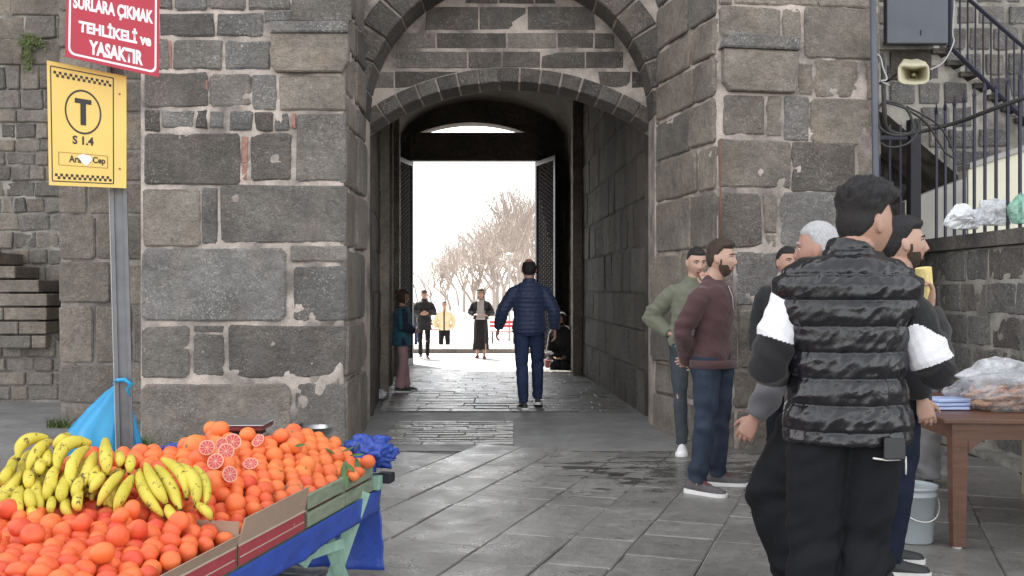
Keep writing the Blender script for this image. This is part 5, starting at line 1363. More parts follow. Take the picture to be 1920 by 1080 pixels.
# bed under the heap
def bed(u, v):
    a = -.32+u*(SL+.26); d = .012+v*1.33; return st(a, d, .435 if (a > .65 and d > .85) else max(.435, surf(a, d)-.02))
V = [bed(i/30, j/16) for j in range(17) for i in range(31)]; nb = len(V); Vb = [Vector((v.x, v.y, .428)) for v in V]
Fc = [(j*31+i, j*31+i+1, (j+1)*31+i+1, (j+1)*31+i) for j in range(16) for i in range(30)]
rim = [i for i in range(31)]+[j*31+30 for j in range(1, 17)]+[16*31+i for i in range(29, -1, -1)]+[j*31 for j in range(15, 0, -1)]
V2 = V+[Vector((V[i].x, V[i].y, .428)) for i in rim]; Fc += [(rim[i], rim[(i+1) % len(rim)], nb+(i+1) % len(rim), nb+i) for i in range(len(rim))]
o = link('fruit_bed', mesh('fruit_bed', V2, Fc, M['card_red'], True)); props(o, 'dark red lining sheet under the heaped mandarins and oranges', 'lining')
# three big pale oranges on top and leafy oranges in the corner crate
for (x, y, d_, r) in [(365, 838, 4.75, .055), (400, 905, 4.35, .05), (375, 862, 4.6, .05), (420, 852, 4.7, .042)]:
    put_fruit(wp(x, y, heapD(x, y, d_)-.0), r, 'o', {365: 'big pale orange behind the leftmost cut half', 400: 'big orange in front, lowest of the large ones by the cut halves', 375: 'big pale orange right under the leftmost cut half', 420: 'large orange between the two middle cut halves'}[x])
for (x, y, d_, r) in [(655, 868, 4.85, .032), (672, 884, 4.72, .030), (690, 866, 4.88, .036), (663, 892, 4.66, .028), (640, 850, 4.95, .036), (627, 832, 5.0, .036), (612, 842, 4.9, .036)]:
    put_fruit(wp(x, y, d_), r, 'o', {655: 'orange half covered by leaves in the corner crate', 672: 'orange in the front middle of the corner crate', 690: 'rightmost orange of the whole stall, in the corner crate', 663: 'small orange lowest in the corner crate under a drooping leaf', 640: 'orange just left of the leafy sprig', 627: 'orange at the back beside the round scale pan', 612: 'orange below the front of the round scale pan'}[x])
# halved blood oranges
M['flesh'] = (lambda t: (t.set(Base_Color=t.mix(t.noise(90, 3), (.62, .10, .08), (.45, .03, .06)), Roughness=.2), t.m)[1])(NT('blood_orange_flesh')); M['pith'] = plain('pith', (.70, .40, .27), .6, var=.05)
def half(px, py, D, r, nrm, label):
    t = empty('orange_half', wp(px, py, D), label=label, cat='cut orange', group='blood oranges cut in half')
    t.rotation_euler = Vector(nrm).normalized().to_track_quat('Z', 'Y').to_euler()
    n = 24; V = []; Fc = []
    for i in range(7):
        ph = math.pi/2*i/6
        for k in range(n): a = 2*math.pi*k/n; V.append((r*math.cos(ph)*math.cos(a), r*math.cos(ph)*math.sin(a), -r*math.sin(ph)))
    Fc = [(i*n+k, (i+1)*n+k, (i+1)*n+(k+1) % n, i*n+(k+1) % n) for i in range(6) for k in range(n)]
    link('rind', mesh('rind', V, Fc, M['orange'], True), t)
    V = [(r*math.cos(2*math.pi*k/n), r*math.sin(2*math.pi*k/n), 0.0003) for k in range(n)]; link('pith', mesh('pith', V, [tuple(range(n))], M['pith']), t)
    m = MB(); N = 10
    for k in range(N):
        a0 = 2*math.pi*k/N+.05; a1 = 2*math.pi*(k+1)/N-.05; am_ = (a0+a1)/2; c = Vector((.10*r*math.cos(am_), .10*r*math.sin(am_), .0012))
        P_ = [c]+[Vector((.86*r*math.cos(a0+(a1-a0)*q/4), .86*r*math.sin(a0+(a1-a0)*q/4), .0012)) for q in range(5)]; m.add(P_, [tuple(range(6))])
    m.obj('flesh', M['flesh'], t)
for i, (x, y, d_, r, nm_) in enumerate([(388, 839, 4.62, .037, (.1, -1, .35)), (436, 828, 4.68, .042, (.3, -1, .5)), (424, 846, 4.58, .038, (.2, -1, .3)), (404, 865, 4.5, .040, (-.1, -1, .6)), (431, 889, 4.42, .037, (1, -1, .4)), (470, 869, 4.5, .036, (.1, -.8, 1)), (484, 826, 4.75, .036, (-.6, -1, .9)), (416, 833, 4.66, .034, (-.3, -1, .2))]):
    half(x, y, .0+min(heapD(x, y, d_), heapD(x-8, y+8, d_), heapD(x+8, y+8, d_))-.012, r*.86, nm_, ['cut blood orange half facing forward, leftmost of the halves', 'large cut blood orange half, topmost of the cluster', 'cut blood orange half in the middle of the cluster', 'cut blood orange half below the cluster showing its white core', 'cut blood orange half turned to the right, lowest of all', 'pale yellowish cut orange half lying flat right of the others', 'thin cut half leaning back near the top of the heap', 'cut half tucked behind the leftmost and middle halves'][i])
# leaves
M['leaf'] = plain('orange_leaf', (.06, .13, .035), .4, var=.3)
def leaf(p, d, l, w_, parent=None):
    d = Vector(d).normalized(); s_ = d.cross(Vector((0, -.4, 1))).normalized(); n_ = d.cross(s_); V = []; N = 5
    for i in range(N+1):
        t = i/N; w2 = w_*math.sin(math.pi*min(.98, t*.95+.03))**.8; c = p+d*l*t+n_*(.25*l*(t-.5)**2); V += [c-s_*w2+n_*w2*.3, c, c+s_*w2+n_*w2*.3]
    Fc = []
    for i in range(N): b = 3*i; Fc += [(b, b+1, b+4, b+3), (b+1, b+2, b+5, b+4)]
    o = link('leaf', mesh('leaf', V, Fc, M['leaf'], True), parent); return o
sp_ = empty('leafy_sprig', wp(655, 855, 4.75), label='sprig of green orange leaves spilling from the corner crate', cat='leaves')
with building(sp_):
    for (x, y, d_, dv, l, w_) in [(640, 845, 4.74, (.8, -.3, .3), .07, .015), (655, 852, 4.72, (.9, -.3, .1), .075, .014), (648, 862, 4.68, (-.1, -.6, -1), .09, .016), (668, 858, 4.72, (.3, -.4, -1), .07, .014), (645, 885, 4.6, (.1, -.3, -1), .075, .018), (630, 850, 4.76, (-.6, -.3, .4), .06, .013), (662, 846, 4.76, (.5, -.3, .8), .06, .012), (650, 868, 4.66, (.7, -.4, -.6), .06, .012)]:
        leaf(wp(x, y, d_), dv, l, w_)
o = leaf(wp(552, 834, heapD(552, 834, 4.55)-.01), (1, -.2, .1), .055, .014); props(o, 'single green leaf lying across the oranges', 'leaf')
# fruit sticker
o = MB().lathe([(.0001, .0), (.018, 0), (.018, .001), (.0001, .001)], 16).obj('fruit_sticker', plain('sticker_purple', (.08, .03, .12), .4)); o.location = wp(221, 969, 3.50); o.rotation_euler = (R(78), 0, R(-15)); o.scale = (1.2, 1, 1); props(o, 'small dark purple oval sticker on a front mandarin', 'sticker')
o = MB().box(-.010, -.002, .0012, -.002, .004, .002).box(.001, -.003, .0012, .010, .003, .002).obj('print', M['white_rubber'], o)
# bananas
def banana_mat():
    t = NT('banana_peel'); c = t.ramp(t.noise(5, 3, vec=t.O()), [(.3, (.50, .43, .05)), (.7, (.70, .57, .10))]); c = t.mix(t.ramp(t.rnd(), [(0, 0.0), (1, .3)]), c, (.55, .50, .06))
    sp = t.ramp(t.noise(38, 4, .7, vec=t.mapping(t.P(), scale=(1, 1, .6))), [(.585, 0.0), (.64, .9)]); c = t.mix(sp, c, (.09, .055, .02))
    t.set(Base_Color=c, Roughness=.5); t.b.inputs['Specular IOR Level'].default_value = .3; t.bump(t.noise(60, 3), .2, .003); return t.m
M['banana'] = banana_mat(); M['banana_tip'] = plain('banana_tip', (.06, .04, .015), .8); M['banana_stem'] = plain('banana_stem', (.40, .38, .06), .6)
B = [(330,150,170,170,125,290,45),(350,170,250,240,185,385,42),(470,130,410,160,365,215,36),(330,230,320,290,330,340,36),(270,290,270,340,265,400,36),(110,310,40,390,0,470,34),(150,370,80,480,60,560,40),(180,370,195,430,185,490,38),(150,480,115,570,150,690,40),(60,540,62,600,60,645,28),
 (620,190,440,200,385,400,50),(400,330,345,430,380,520,40),(250,430,250,540,290,640,40),(320,420,325,500,295,570,36),(600,210,490,320,480,520,42),(640,250,600,360,535,500,46),(460,390,420,500,420,590,42),(710,155,715,270,725,400,44),(700,380,660,440,605,520,38),(840,370,740,470,660,610,38),(550,500,520,580,540,640,34),(460,560,440,620,490,680,34),(360,540,345,600,340,665,30),(900,400,830,520,775,650,40),(880,270,880,320,870,385,36),(790,240,810,290,800,340,34),(200,600,230,670,300,685,34),(650,330,640,400,600,470,36),(560,400,520,480,500,560,36),(190,500,200,560,220,640,38),(100,430,40,520,20,600,36),
 (940,360,980,520,1110,680,40),(980,320,1050,470,1130,600,42),(1050,340,1140,460,1220,640,46),(1090,290,1230,400,1260,560,42),(1210,330,1310,440,1320,610,44),(1310,340,1385,460,1385,600,36),(1310,590,1390,640,1420,700,32),(1130,600,1160,670,1230,725,34)]
grp = [range(0, 10), [10, 11, 12, 13, 16, 21, 22, 26, 29, 30], [14, 15, 17, 18, 19, 20, 25, 27, 28], [23, 24], range(31, 39)]
labs = ['leftmost bunch of yellow bananas draped over the mandarins', 'second bunch of bananas from the left, with one long arched banana', 'middle bunch of ripe bananas with brown scars and one upright', 'two loose bananas pointing down right of the middle bunch', 'separate hand of freckled bananas at right beside the cut oranges']
def bz(zx, zy, k): x, y = zx/3.6, 780+zy/3.6; D = 4.03-(y-815)*.0026-k; return wp(x, y, D)
for g, lab in zip(grp, labs):
    t = empty('banana_bunch', bz(B[list(g)[0]][0], B[list(g)[0]][1], 0), label=lab, cat='bananas', group='banana bunches on the stall')
    with building(t):
        for i in g:
            x0, y0, x1, y1, x2, y2, hw = B[i]; p0, p1, p2 = bz(x0, y0, -.02), bz(x1, y1, .045+.02*(i % 3)), bz(x2, y2, .02); c1 = p1*2-(p0+p2)*.5; pts = []; N = 12
            for k in range(N+1): t_ = k/N; pts.append(p0*(1-t_)**2+c1*2*t_*(1-t_)+p2*t_*t_)
            r = hw/3.6/F*4.0*1.1; rad = [r*q for q in (.45, .62, .80, .92, 1, 1.02, 1.02, 1, .95, .86, .70, .48, .28)]
            V, Fc = loft_tube(pts, rad, 6)          # slightly angular section
            me = mesh('banana', V, Fc, M['banana'], True); o = link('banana', me); sm = o.modifiers.new('sub', 'SUBSURF'); sm.levels = 1; sm.render_levels = 1
            e = (pts[-1]-pts[-2]).normalized(); tip = MB().tube([pts[-1]-e*.002, pts[-1]+e*.006], [r*.30, r*.22], 6).obj('tip', M['banana_tip']); inv(tip, o) if False else None
            tip.parent = o
        b0 = [bz(B[i][0], B[i][1], -.03) for i in g]; c = sum(b0, Vector())/len(b0)
# extra bananas filling the back of the pile
t = empty('banana_bunch', bz(500, 300, -.1), label='shadowed bananas at the back of the pile behind the left bunches', cat='bananas', group='banana bunches on the stall')
with building(t):
    for i in range(34):
        x0 = rs.uniform(60, 880); y0 = rs.uniform(240, 420)
        if x0 > 760: y0 += 100
        p0, p1, p2 = bz(x0, y0, -.10), bz(x0-rs.uniform(20, 60), y0+90, -.05), bz(x0-rs.uniform(30, 60), y0+190, -.05); c1 = p1*2-(p0+p2)*.5
        pts = [p0*(1-q/8)**2+c1*2*(q/8)*(1-q/8)+p2*(q/8)**2 for q in range(9)]; r = .02
        MB().tube(pts, [r*q for q in (.5, .8, .97, 1, 1, 1, .9, .6, .3)], 7).obj('banana', M['banana'], None, True)
# scales
t = empty('weighing_scale', wp(452, 806, 5.12), label='shop scale with reddish metal rim tray, left of the two', cat='scale')
with building(t):
    a, b = wp(402, 806, 5.12), wp(502, 793, 5.12)
    MB().box(a.x, 5.0, a.z+.008, b.x, 5.25, a.z+.034, bev=.006).obj('tray', M['red_enamel']); MB().box(a.x-.005, 4.995, a.z+.034, b.x+.005, 5.255, a.z+.04, bev=.002).obj('rim', M['steel'])
    MB().box(a.x+.05, 5.05, a.z-.02, b.x-.03, 5.2, a.z+.007).obj('column', M['black_iron']); MB().box(a.x+.02, 5.03, .43, b.x-.02, 5.23, a.z-.021, bev=.01).obj('base', M['red_enamel'])
t = empty('weighing_scale', wp(594, 815, 5.12), label='scale with round shallow steel pan, right of the two', cat='scale')
c = wp(594, 800, 5.14)
with building(t):
    MB().lathe([(.035, -.045), (.07, -.036), (.085, 0), (.09, .001), (.082, .0), (.068, -.030), (.001, -.036)], 28, Matrix.Translation(c)).obj('pan', M['steel'], None, True)
    MB().lathe([(.02, -.30), (.02, -.045), (.03, -.04)], 12, Matrix.Translation(c), True).obj('stand', M['black_iron'])
    MB().lathe([(.001, 0), (.012, .004), (.010, .016), (.001, .02)], 10, Matrix.Translation(c+Vector((-.075, -.02, .004)))).obj('knob', M['black_iron'], None, True)
    MB().tube([c+Vector((-.12, 0, -.03)), c+Vector((-.125, 0, .01)), c+Vector((-.10, .0, .03))], .003, 5).obj('hook', M['steel'])

# ---------------- sign post, signs, tied bag
M['galv'] = plain('galvanised_steel', (.155, .16, .168), .45, .6, nscale=8, var=.25, bump=.1)
t = empty('sign_post', wp(236, 860, 5.56), label='leaning galvanised steel channel post carrying two signs', cat='post')
with building(t):
    A = wp(236, 850, 5.56); Bt = wp(212, -60, 5.56); k = (Bt-A).normalized(); A = A-k*(A.z/k.z)
    s_ = Vector((1, .25, 0)).normalized(); s_ = (s_-k*s_.dot(k)).normalized(); n_ = s_.cross(k)
    if n_.y > 0: n_ = -n_
    Lh = (Bt-A).length
    def bar(x0, x1, y0, y1, nm):
        V = [A+s_*x+n_*y+k*z for z in (-.0, Lh) for x, y in ((x0, y0), (x1, y0), (x1, y1), (x0, y1))]
        link(nm, mesh(nm, V, [(0, 1, 2, 3), (7, 6, 5, 4), (0, 4, 5, 1), (1, 5, 6, 2), (2, 6, 7, 3), (3, 7, 4, 0)], M['galv']))
    bar(-.025, .025, -.003, .003, 'web'); bar(-.043, -.025, -.003, .022, 'flange'); bar(.025, .043, -.003, .022, 'flange')
    V = [A+s_*x+n_*y+k*z for z in (.45, Lh) for x, y in ((-.052, .0), (-.0465, .0), (-.0465, .01), (-.052, .01))]; link('edge_strip', mesh('edge_strip', V, [(0, 1, 2, 3), (7, 6, 5, 4), (0, 4, 5, 1), (1, 5, 6, 2), (2, 6, 7, 3), (3, 7, 4, 0)], M['cable_pale']))
def sign(name, TL, TR, BL, BR, label, mat):
    O = BL; u = (TR-TL+BR-BL)*.5; v = (TL-BL+TR-BR)*.5; n_ = u.cross(v).normalized()
    if n_.y > 0: n_ = -n_
    t = empty(name, (0, 0, 0), label=label, cat='sign')
    def W(s, q, off=0): return TL*(1-s)*q+TR*s*q+BL*(1-s)*(1-q)+BR*s*(1-q)+n_*off
    return t, W, n_, u.length, v.length
def quad(m, W, s0, q0, s1, q1, o0, o1):
    V = [W(s, q, o) for o in (o0, o1) for s, q in ((s0, q0), (s1, q0), (s1, q1), (s0, q1))]; m.add(V, [(0, 1, 2, 3), (7, 6, 5, 4), (0, 4, 5, 1), (1, 5, 6, 2), (2, 6, 7, 3), (3, 7, 4, 0)]); return m
def rrect(s0, q0, s1, q1, rs_, rq, n=5):
    P_ = []
    for (cx_, cy_, a0) in ((s1-rs_, q1-rq, 0), (s0+rs_, q1-rq, 90), (s0+rs_, q0+rq, 180), (s1-rs_, q0+rq, 270)):
        for i in range(n+1): a = R(a0+90*i/n); P_.append((cx_+rs_*math.cos(a), cy_+rq*math.sin(a)))
    return P_
def ringp(m, W, P0, P1, o0, o1):
    n = len(P0); V = [W(*p, o1) for p in P0]+[W(*p, o1) for p in P1]+[W(*p, o0) for p in P0]+[W(*p, o0) for p in P1]
    m.add(V, [(i, (i+1) % n, n+(i+1) % n, n+i) for i in range(n)]+[(i, (i+1) % n, 2*n+(i+1) % n, 2*n+i) for i in range(n)]+[(n+i, n+(i+1) % n, 3*n+(i+1) % n, 3*n+i) for i in range(n)]); return m
def text(W, body, s, q, w, h, off, mat, t, bold=.02, nm='lettering'):
    cu = bpy.data.curves.new('txt', 'FONT'); cu.body = body; cu.align_x = 'CENTER'; cu.align_y = 'CENTER'; cu.offset = bold; cu.size = 1; cu.resolution_u = 3
    o = bpy.data.objects.new('txt', cu); COL.objects.link(o); dg = bpy.context.evaluated_depsgraph_get(); dg.update(); me = bpy.data.meshes.new_from_object(o.evaluated_get(dg)); bpy.data.objects.remove(o)
    c = coords(me); mn, mx = c.min(0), c.max(0); c = (c-mn)/(mx-mn+1e-9)
    V = [W(s+(x-.5)*w, q+(y-.5)*h, off) for x, y, _ in c.tolist()]; 
    for v, p in zip(me.vertices, V): v.co = p
    me.materials.clear(); me.materials.append(mat); me.update(); return link(nm, me, t)
M['sign_yellow'] = plain('sign_yellow', (.78, .54, .14), .45, var=.06, nscale=6); M['sign_red'] = plain('sign_red', (.42, .006, .032), .35, var=.05); M['sign_white'] = plain('sign_white', (.85, .82, .84), .45, var=.02); M['sign_black'] = plain('sign_black', (.02, .016, .014), .5, var=.05); M['sign_back'] = M['galv']
t, W, n_, UL, VL = sign('taxi_stop_sign', wp(88, 113, 5.22), wp(237, 143, 5.46), wp(92, 347, 5.22), wp(237, 353, 5.46), 'yellow taxi stop sign with a circled T on the post', None)
quad(MB(), W, 0, 0, 1, 1, -.004, 0).obj('panel', M['sign_yellow'], t)
bk = MB(); s0, q0, s1, q1 = .035, .03, .835, .965
ringp(bk, W, rrect(s0, q0, s1, q1, .012, .01, 2), rrect(s0+.014, q0+.009, s1-.014, q1-.009, .008, .006, 2), 0, .0008); bk.obj('border', M['sign_black'], t)
for row, qb in ((0, .905), (1, .880), (2, .075), (3, .052)):
    if row in (0, 2): m = MB()
    for i in range(11):
        sa = .075+i*.066+(.033 if row % 2 else 0); quad(m, W, sa, qb, sa+.034, qb+.023, 0, .0009)
    if row in (1, 3): props(m.obj('checker_band', M['sign_black'], t), kind='stuff')
m = MB(); P0 = [(.44+.232*math.cos(a*math.pi/24), .625+.187*math.sin(a*math.pi/24)) for a in range(48)]; P1 = [(.44+.212*math.cos(a*math.pi/24), .625+.171*math.sin(a*math.pi/24)) for a in range(48)]; ringp(m, W, P0, P1, 0, .0009); m.obj('circle', M['sign_black'], t)
m = MB(); quad(m, W, .335, .695, .545, .735, 0, .001); quad(m, W, .405, .515, .475, .70, 0, .0012); m.obj('letter_T', M['sign_black'], t)
text(W, 'S 1.4', .435, .385, .27, .072, .001, M['sign_black'], t, .035)
m = MB(); ringp(m, W, rrect(.12, .165, .755, .275, .005, .005, 1), rrect(.13, .170, .745, .270, .004, .004, 1), 0, .0008); m.obj('text_frame', plain('sign_brown', (.35, .17, .03), .5), t)
text(W, 'Ara', .33, .225, .155, .06, .001, M['sign_black'], t, .03); text(W, 'k Cep', .60, .222, .24, .07, .001, M['sign_black'], t, .03)
P_ = [(.36, .25), (.43, .272), (.52, .262), (.55, .235), (.50, .19), (.47, .175), (.42, .20)]; mesh_ = mesh('paint_scrape', [W(a, b, .0014) for a, b in P_], [tuple(range(7))], M['sign_white']); link('paint_scrape', mesh_, t)
for q in (.83, .17): MB().lathe([(.001, .0), (.006, 0), (.004, .004), (.001, .005)], 8, Matrix.Translation(W(.91, q, .001)) @ n_.to_track_quat('Z', 'Y').to_matrix().to_4x4()).obj('rivet', plain('rust', (.30, .15, .06), .8), t)
t, W, n_, UL, VL = sign('warning_sign', wp(125, -62, 5.16), wp(299, -30, 5.46), wp(122, 106, 5.16), wp(298, 145, 5.46), 'red warning sign with white Turkish lettering at the top of the post', None)
quad(MB(), W, 0, 0, 1, 1, -.004, 0).obj('panel', M['sign_red'], t)
m = MB(); ringp(m, W, rrect(.0, .0, 1, 1, .001, .001, 5), rrect(.012, .012, .988, .988, .05, .05, 5), 0, .0006); m.obj('edge', M['sign_red'], t)
m = MB(); ringp(m, W, rrect(.03, .035, .97, .965, .07, .07, 5), rrect(.05, .057, .95, .943, .06, .06, 5), 0, .0009); m.obj('border', M['sign_white'], t)
text(W, 'SURLARA ÇIKMAK', .50, .615, .86, .175, .001, M['sign_white'], t, .045); text(W, 'TEHLİKELİ ve', .52, .39, .78, .165, .001, M['sign_white'], t, .045); text(W, 'YASAKTIR', .53, .165, .58, .16, .001, M['sign_white'], t, .045)
# cyan bag tied to the post
M['cyan_bag'] = (lambda t: (t.set(Base_Color=t.mix(t.noise(5, 3), (.01, .24, .50), (.02, .36, .64)), Roughness=.35, Transmission_Weight=0.0), t.b.inputs['Subsurface Weight'].__setattr__('default_value', .15), t.m)[2])(NT('cyan_plastic'))
secs = [(716, 229, 6), (722, 226, 11), (735, 218, 20), (750, 213, 29), (768, 206, 40), (786, 200, 50), (805, 194, 60), (820, 193, 65), (840, 196, 67), (865, 198, 62), (880, 200, 45), (884, 201, 8)]
V = []; n = 48
for y, x, hw in secs:
    c = wp(x, y, 5.70)
    for k in range(n):
        a = 2*math.pi*k/n; f = 1+(.22*(abs(math.sin(a*4.5+.4+.012*y))-.6)+.10*(abs(math.sin(a*8.5+1+.02*y))-.6))*min(1, hw/26); r = hw/F*5.7
        V.append(c+Vector((math.cos(a)*r*f, math.sin(a)*r*.45*f+.0, 0)))
Fc = [(i*n+k, i*n+(k+1) % n, (i+1)*n+(k+1) % n, (i+1)*n+k) for i in range(len(secs)-1) for k in range(n)]+[tuple(range(n))]
t = empty('plastic_bag', wp(225, 800, 5.56), label='bright cyan plastic bag tied to the sign post', cat='bag')
with building(t):
    link('bag', mesh('bag', V, Fc, M['cyan_bag'], True))
    MB().tube([wp(212, 720, 5.64), wp(218, 713, 5.50), wp(234, 712, 5.46), wp(246, 720, 5.48), wp(238, 730, 5.48), wp(246, 744, 5.49)], [.006, .01, .012, .012, .008, .003], 8).obj('knot', M['cyan_bag'], None, True)

# ---------------- wooden table at right, bucket, bags
t = empty('wooden_table', (3.1, 6.2, 0), label='old brown wooden table at the right edge', cat='table')
with building(t):
    TM = Matrix.Translation((2.40, 5.52, 0)) @ Matrix.Rotation(R(-3), 4, 'Z')
    MB().box(-.06, -.04, .69, 1.65, 1.42, .715, TM, bev=.004).obj('tabletop', M['brown_wood'])
    MB().box(.0, .0, .60, 1.58, .025, .689, TM).obj('apron', M['brown_wood']); MB().box(.0, .03, .60, .025, 1.36, .689, TM).obj('apron', M['brown_wood'])
    for (x, y, mt) in ((0, 0, 'brown_wood'), (.10, 1.31, 'brown_wood'), (1.52, 0, 'brown_wood')):
        m = MB(); m.add([TM @ Vector(v) for v in [(x+.008, y+.008, .012), (x+.072, y+.008, .012), (x+.072, y+.072, .012), (x+.008, y+.072, .012), (x-.003, y-.003, .688), (x+.083, y-.003, .688), (x+.083, y+.083, .688), (x-.003, y+.083, .688)]], [(3, 2, 1, 0), (4, 5, 6, 7), (0, 1, 5, 4), (1, 2, 6, 5), (2, 3, 7, 6), (3, 0, 4, 7)]).obj('leg', M[mt])
        MB().lathe([(.001, 0), (.025, 0), (.025, .012), (.001, .012)], 10, TM @ Matrix.Translation((x+.04, y+.04, 0))).obj('foot_pad', M['white_rubber'])
    m = MB(); m.prism([(.085, .60), (.16, .60), (.085, .53)], lambda u, z, o: TM @ Vector((u, .012+o, z)), -.01, .01).obj('corner_bracket', M['brown_wood'])
o = MB().box(3.53, 6.95, 0, 3.60, 7.02, .70, bev=.004).obj('wooden_post', M['pale_wood']); props(o, 'pale wooden post under the far side of the table', 'post')
M['bucket_grey'] = plain('bucket_grey', (.36, .40, .42), .4, var=.05, nscale=4)
bc = Vector((2.26, 5.72, 0)); t = empty('bucket', bc, label='grey plastic bucket with white handle beside the table leg', cat='bucket')
MB().lathe([(.001, .003), (.108, .003), (.112, .01), (.128, .262), (.136, .264), (.136, .276), (.130, .278), (.131, .30), (.139, .302), (.139, .318), (.131, .320), (.127, .300), (.108, .015), (.001, .012)], 36).obj('pail', M['bucket_grey'], t, True)
pts = [Vector((.14*math.cos(a), -.14*abs(math.sin(a)), .27-.135*math.sin(a))) for a in [math.pi*i/16 for i in range(17)]]
o = MB().tube(pts, .0035, 6).obj('handle', M['white_rubber'], t, True); o.rotation_euler = (0, 0, R(8))
# simit rings in a clear bag
M['simit'] = (lambda t: (t.set(Base_Color=t.mix(t.ramp(t.noise(60, 3, .7), [(.4, 0.0), (.62, 1.0)]), (.36, .13, .055), (.62, .38, .20)), Roughness=.5), t.bump(t.noise(120, 2), .5, .004), t.m)[2])(NT('simit_crust'))
V = []; Fc = []; n1_, n2_ = 20, 8
for i in range(n1_):
    a = 2*math.pi*i/n1_
    for j in range(n2_): b = 2*math.pi*j/n2_; r = .014*(1+.12*math.sin(a*9+b)); V.append(((.052+r*math.cos(b))*math.cos(a), (.052+r*math.cos(b))*math.sin(a), r*math.sin(b)))
Fc = [(i*n2_+j, ((i+1) % n1_)*n2_+j, ((i+1) % n1_)*n2_+(j+1) % n2_, i*n2_+(j+1) % n2_) for i in range(n1_) for j in range(n2_)]
ring = mesh('bread_ring', V, Fc, M['simit'], True)
for i in range(44):
    cx_ = 2.72+(i % 11)*.085; lay_ = i//11
    o = link('bread_ring', ring, None, (cx_+rs.uniform(-.01, .01)+.03*(lay_ % 2), 5.92+rs.uniform(-.10, .06), .745+.036*lay_-.01*abs(i % 11-4)*.3), (rs.uniform(.2, .7), rs.uniform(-.5, .5), rs.uniform(0, 6)))
    props(o, 'sesame crusted bread ring packed in the clear plastic bag', 'bread ring', 'bread rings in the clear bag')
def film(name, tint, op, rough=.15):
    t = NT(name); mixs = t.N('ShaderNodeMixShader'); tr = t.N('ShaderNodeBsdfTransparent'); tr.inputs[0].default_value = (.97, .97, .98, 1)
    t.set(Base_Color=tint, Roughness=rough); t.b.inputs['Specular IOR Level'].default_value = .8
    f = t.ramp(t.noise(9, 5, .7, dist=1.0), [(.35, op*.5), (.7, min(1, op*1.7))]); t.l.new(f, mixs.inputs[0]); t.l.new(tr.outputs[0], mixs.inputs[1]); t.l.new(t.b.outputs[0], mixs.inputs[2])
    t.l.new(mixs.outputs[0], t.n['Material Output'].inputs['Surface']); t.bump(t.noise(22, 5, .65, dist=1.2), 1.0, .03); return t.m
M['film'] = film('clear_film', (.75, .77, .82), .30); M['film_white'] = film('white_film', (.82, .84, .88), .75, .3); M['film_green'] = film('green_film', (.35, .70, .55), .7, .3)
def bag(name, c, r, mat, label, seed, n=40, cr=.25, flat=.0):
    V = []
    for d in sphere_dirs(n, n//2):
        v = Vector(d); f = 1.05+cr*noise.noise(v*1.6+Vector((seed, 2, 0)))-cr*.9*abs(noise.noise(v*2.6+Vector((seed, 0, 5))))-cr*.55*abs(noise.noise(v*6+Vector((seed, 0, 0))))+cr*.9*max(0, v.z-.75)
        z = v.z*r[2]*f
        if z < -r[2]*.72: z = -r[2]*.72
        V.append((v.x*r[0]*f, v.y*r[1]*f, z))
    o = link(name, mesh(name, V, sphere_faces(n, n//2), M[mat], False), None, c); return props(o, label, 'plastic bag')
bag('plastic_bag', (3.12, 5.92, .815), (.60, .24, .135), 'film', 'clear plastic bag full of bread rings on the brown table', 4, cr=.22)
bag('plastic_bag', (2.93, 6.05, .90), (.24, .16, .10), 'film_white', 'whitish plastic bag lying behind the bread rings', 14, cr=.25)
t = empty('plastic_tray', (2.55, 5.95, .72), label='stack of pale blue plastic trays on the left corner of the table', cat='tray')
for i in range(3): o = MB().box(-.10, -.09, i*.022, .10, .09, i*.022+.018, bev=.004).obj('tray', plain('pale_blue_plastic', (.45, .55, .82), .35, var=.05) if i == 0 else bpy.data.materials['pale_blue_plastic'], t); o.rotation_euler = (0, 0, .1*i)
# bags on the coping
bag('plastic_bag', wp(1808, 412, 8.9), (.16, .11, .115), 'film_white', 'white knotted plastic bag on the wall coping, leftmost', 21, cr=.3).data.materials[0] = plain('white_bag', (.75, .76, .78), .4, var=.05, bump=.5, bscale=25, bdist=.01)
bag('plastic_bag', wp(1866, 402, 8.6), (.19, .11, .13), 'film_white', 'crumpled translucent plastic bag between the white and green bags', 27, cr=.4)
bag('plastic_bag', wp(1916, 398, 8.3), (.11, .09, .13), 'film_green', 'pale green plastic bag on the coping at the right edge', 33, cr=.35)
bag('plastic_bag', (-1.72, 13.0, .07), (.13, .12, .07), 'film_white', 'crumpled white litter bag at the foot of the left tunnel wall', 40, cr=.4)
# small weeds at the foot of the left pier
M['weed'] = plain('weed_green', (.09, .13, .035), .7, var=.4)
def weeds(cx, cy, D, n, sp, label):
    V = []; Fc = []; z0 = 0
    for i in range(n):
        p = wp(cx+rs.gauss(0, sp), cy, D+rs.uniform(-.05, .05)); p.z = z0; a = rs.uniform(0, 6.28); h = rs.uniform(.04, .15); d = Vector((math.cos(a)*.6, math.sin(a)*.6, 1)).normalized(); e = Vector((-math.sin(a), math.cos(a), 0))*.006; b = len(V)
        V += [p-e, p+e, p+d*h*.6+e*.8, p+d*h*.6-e*.8, p+d*h+Vector((math.cos(a), math.sin(a), 0))*h*.3]; Fc += [(b, b+1, b+2, b+3), (b+3, b+2, b+4)]
    o = link('weeds', mesh('weeds', V, Fc, M['weed'])); return props(o, label, 'weeds', kind='stuff')
weeds(112, 820, 10.4, 90, 12, 'green weeds at the foot of the left buttress'); weeds(266, 822, 9.05, 70, 6, 'green weeds at the corner of the left pier')
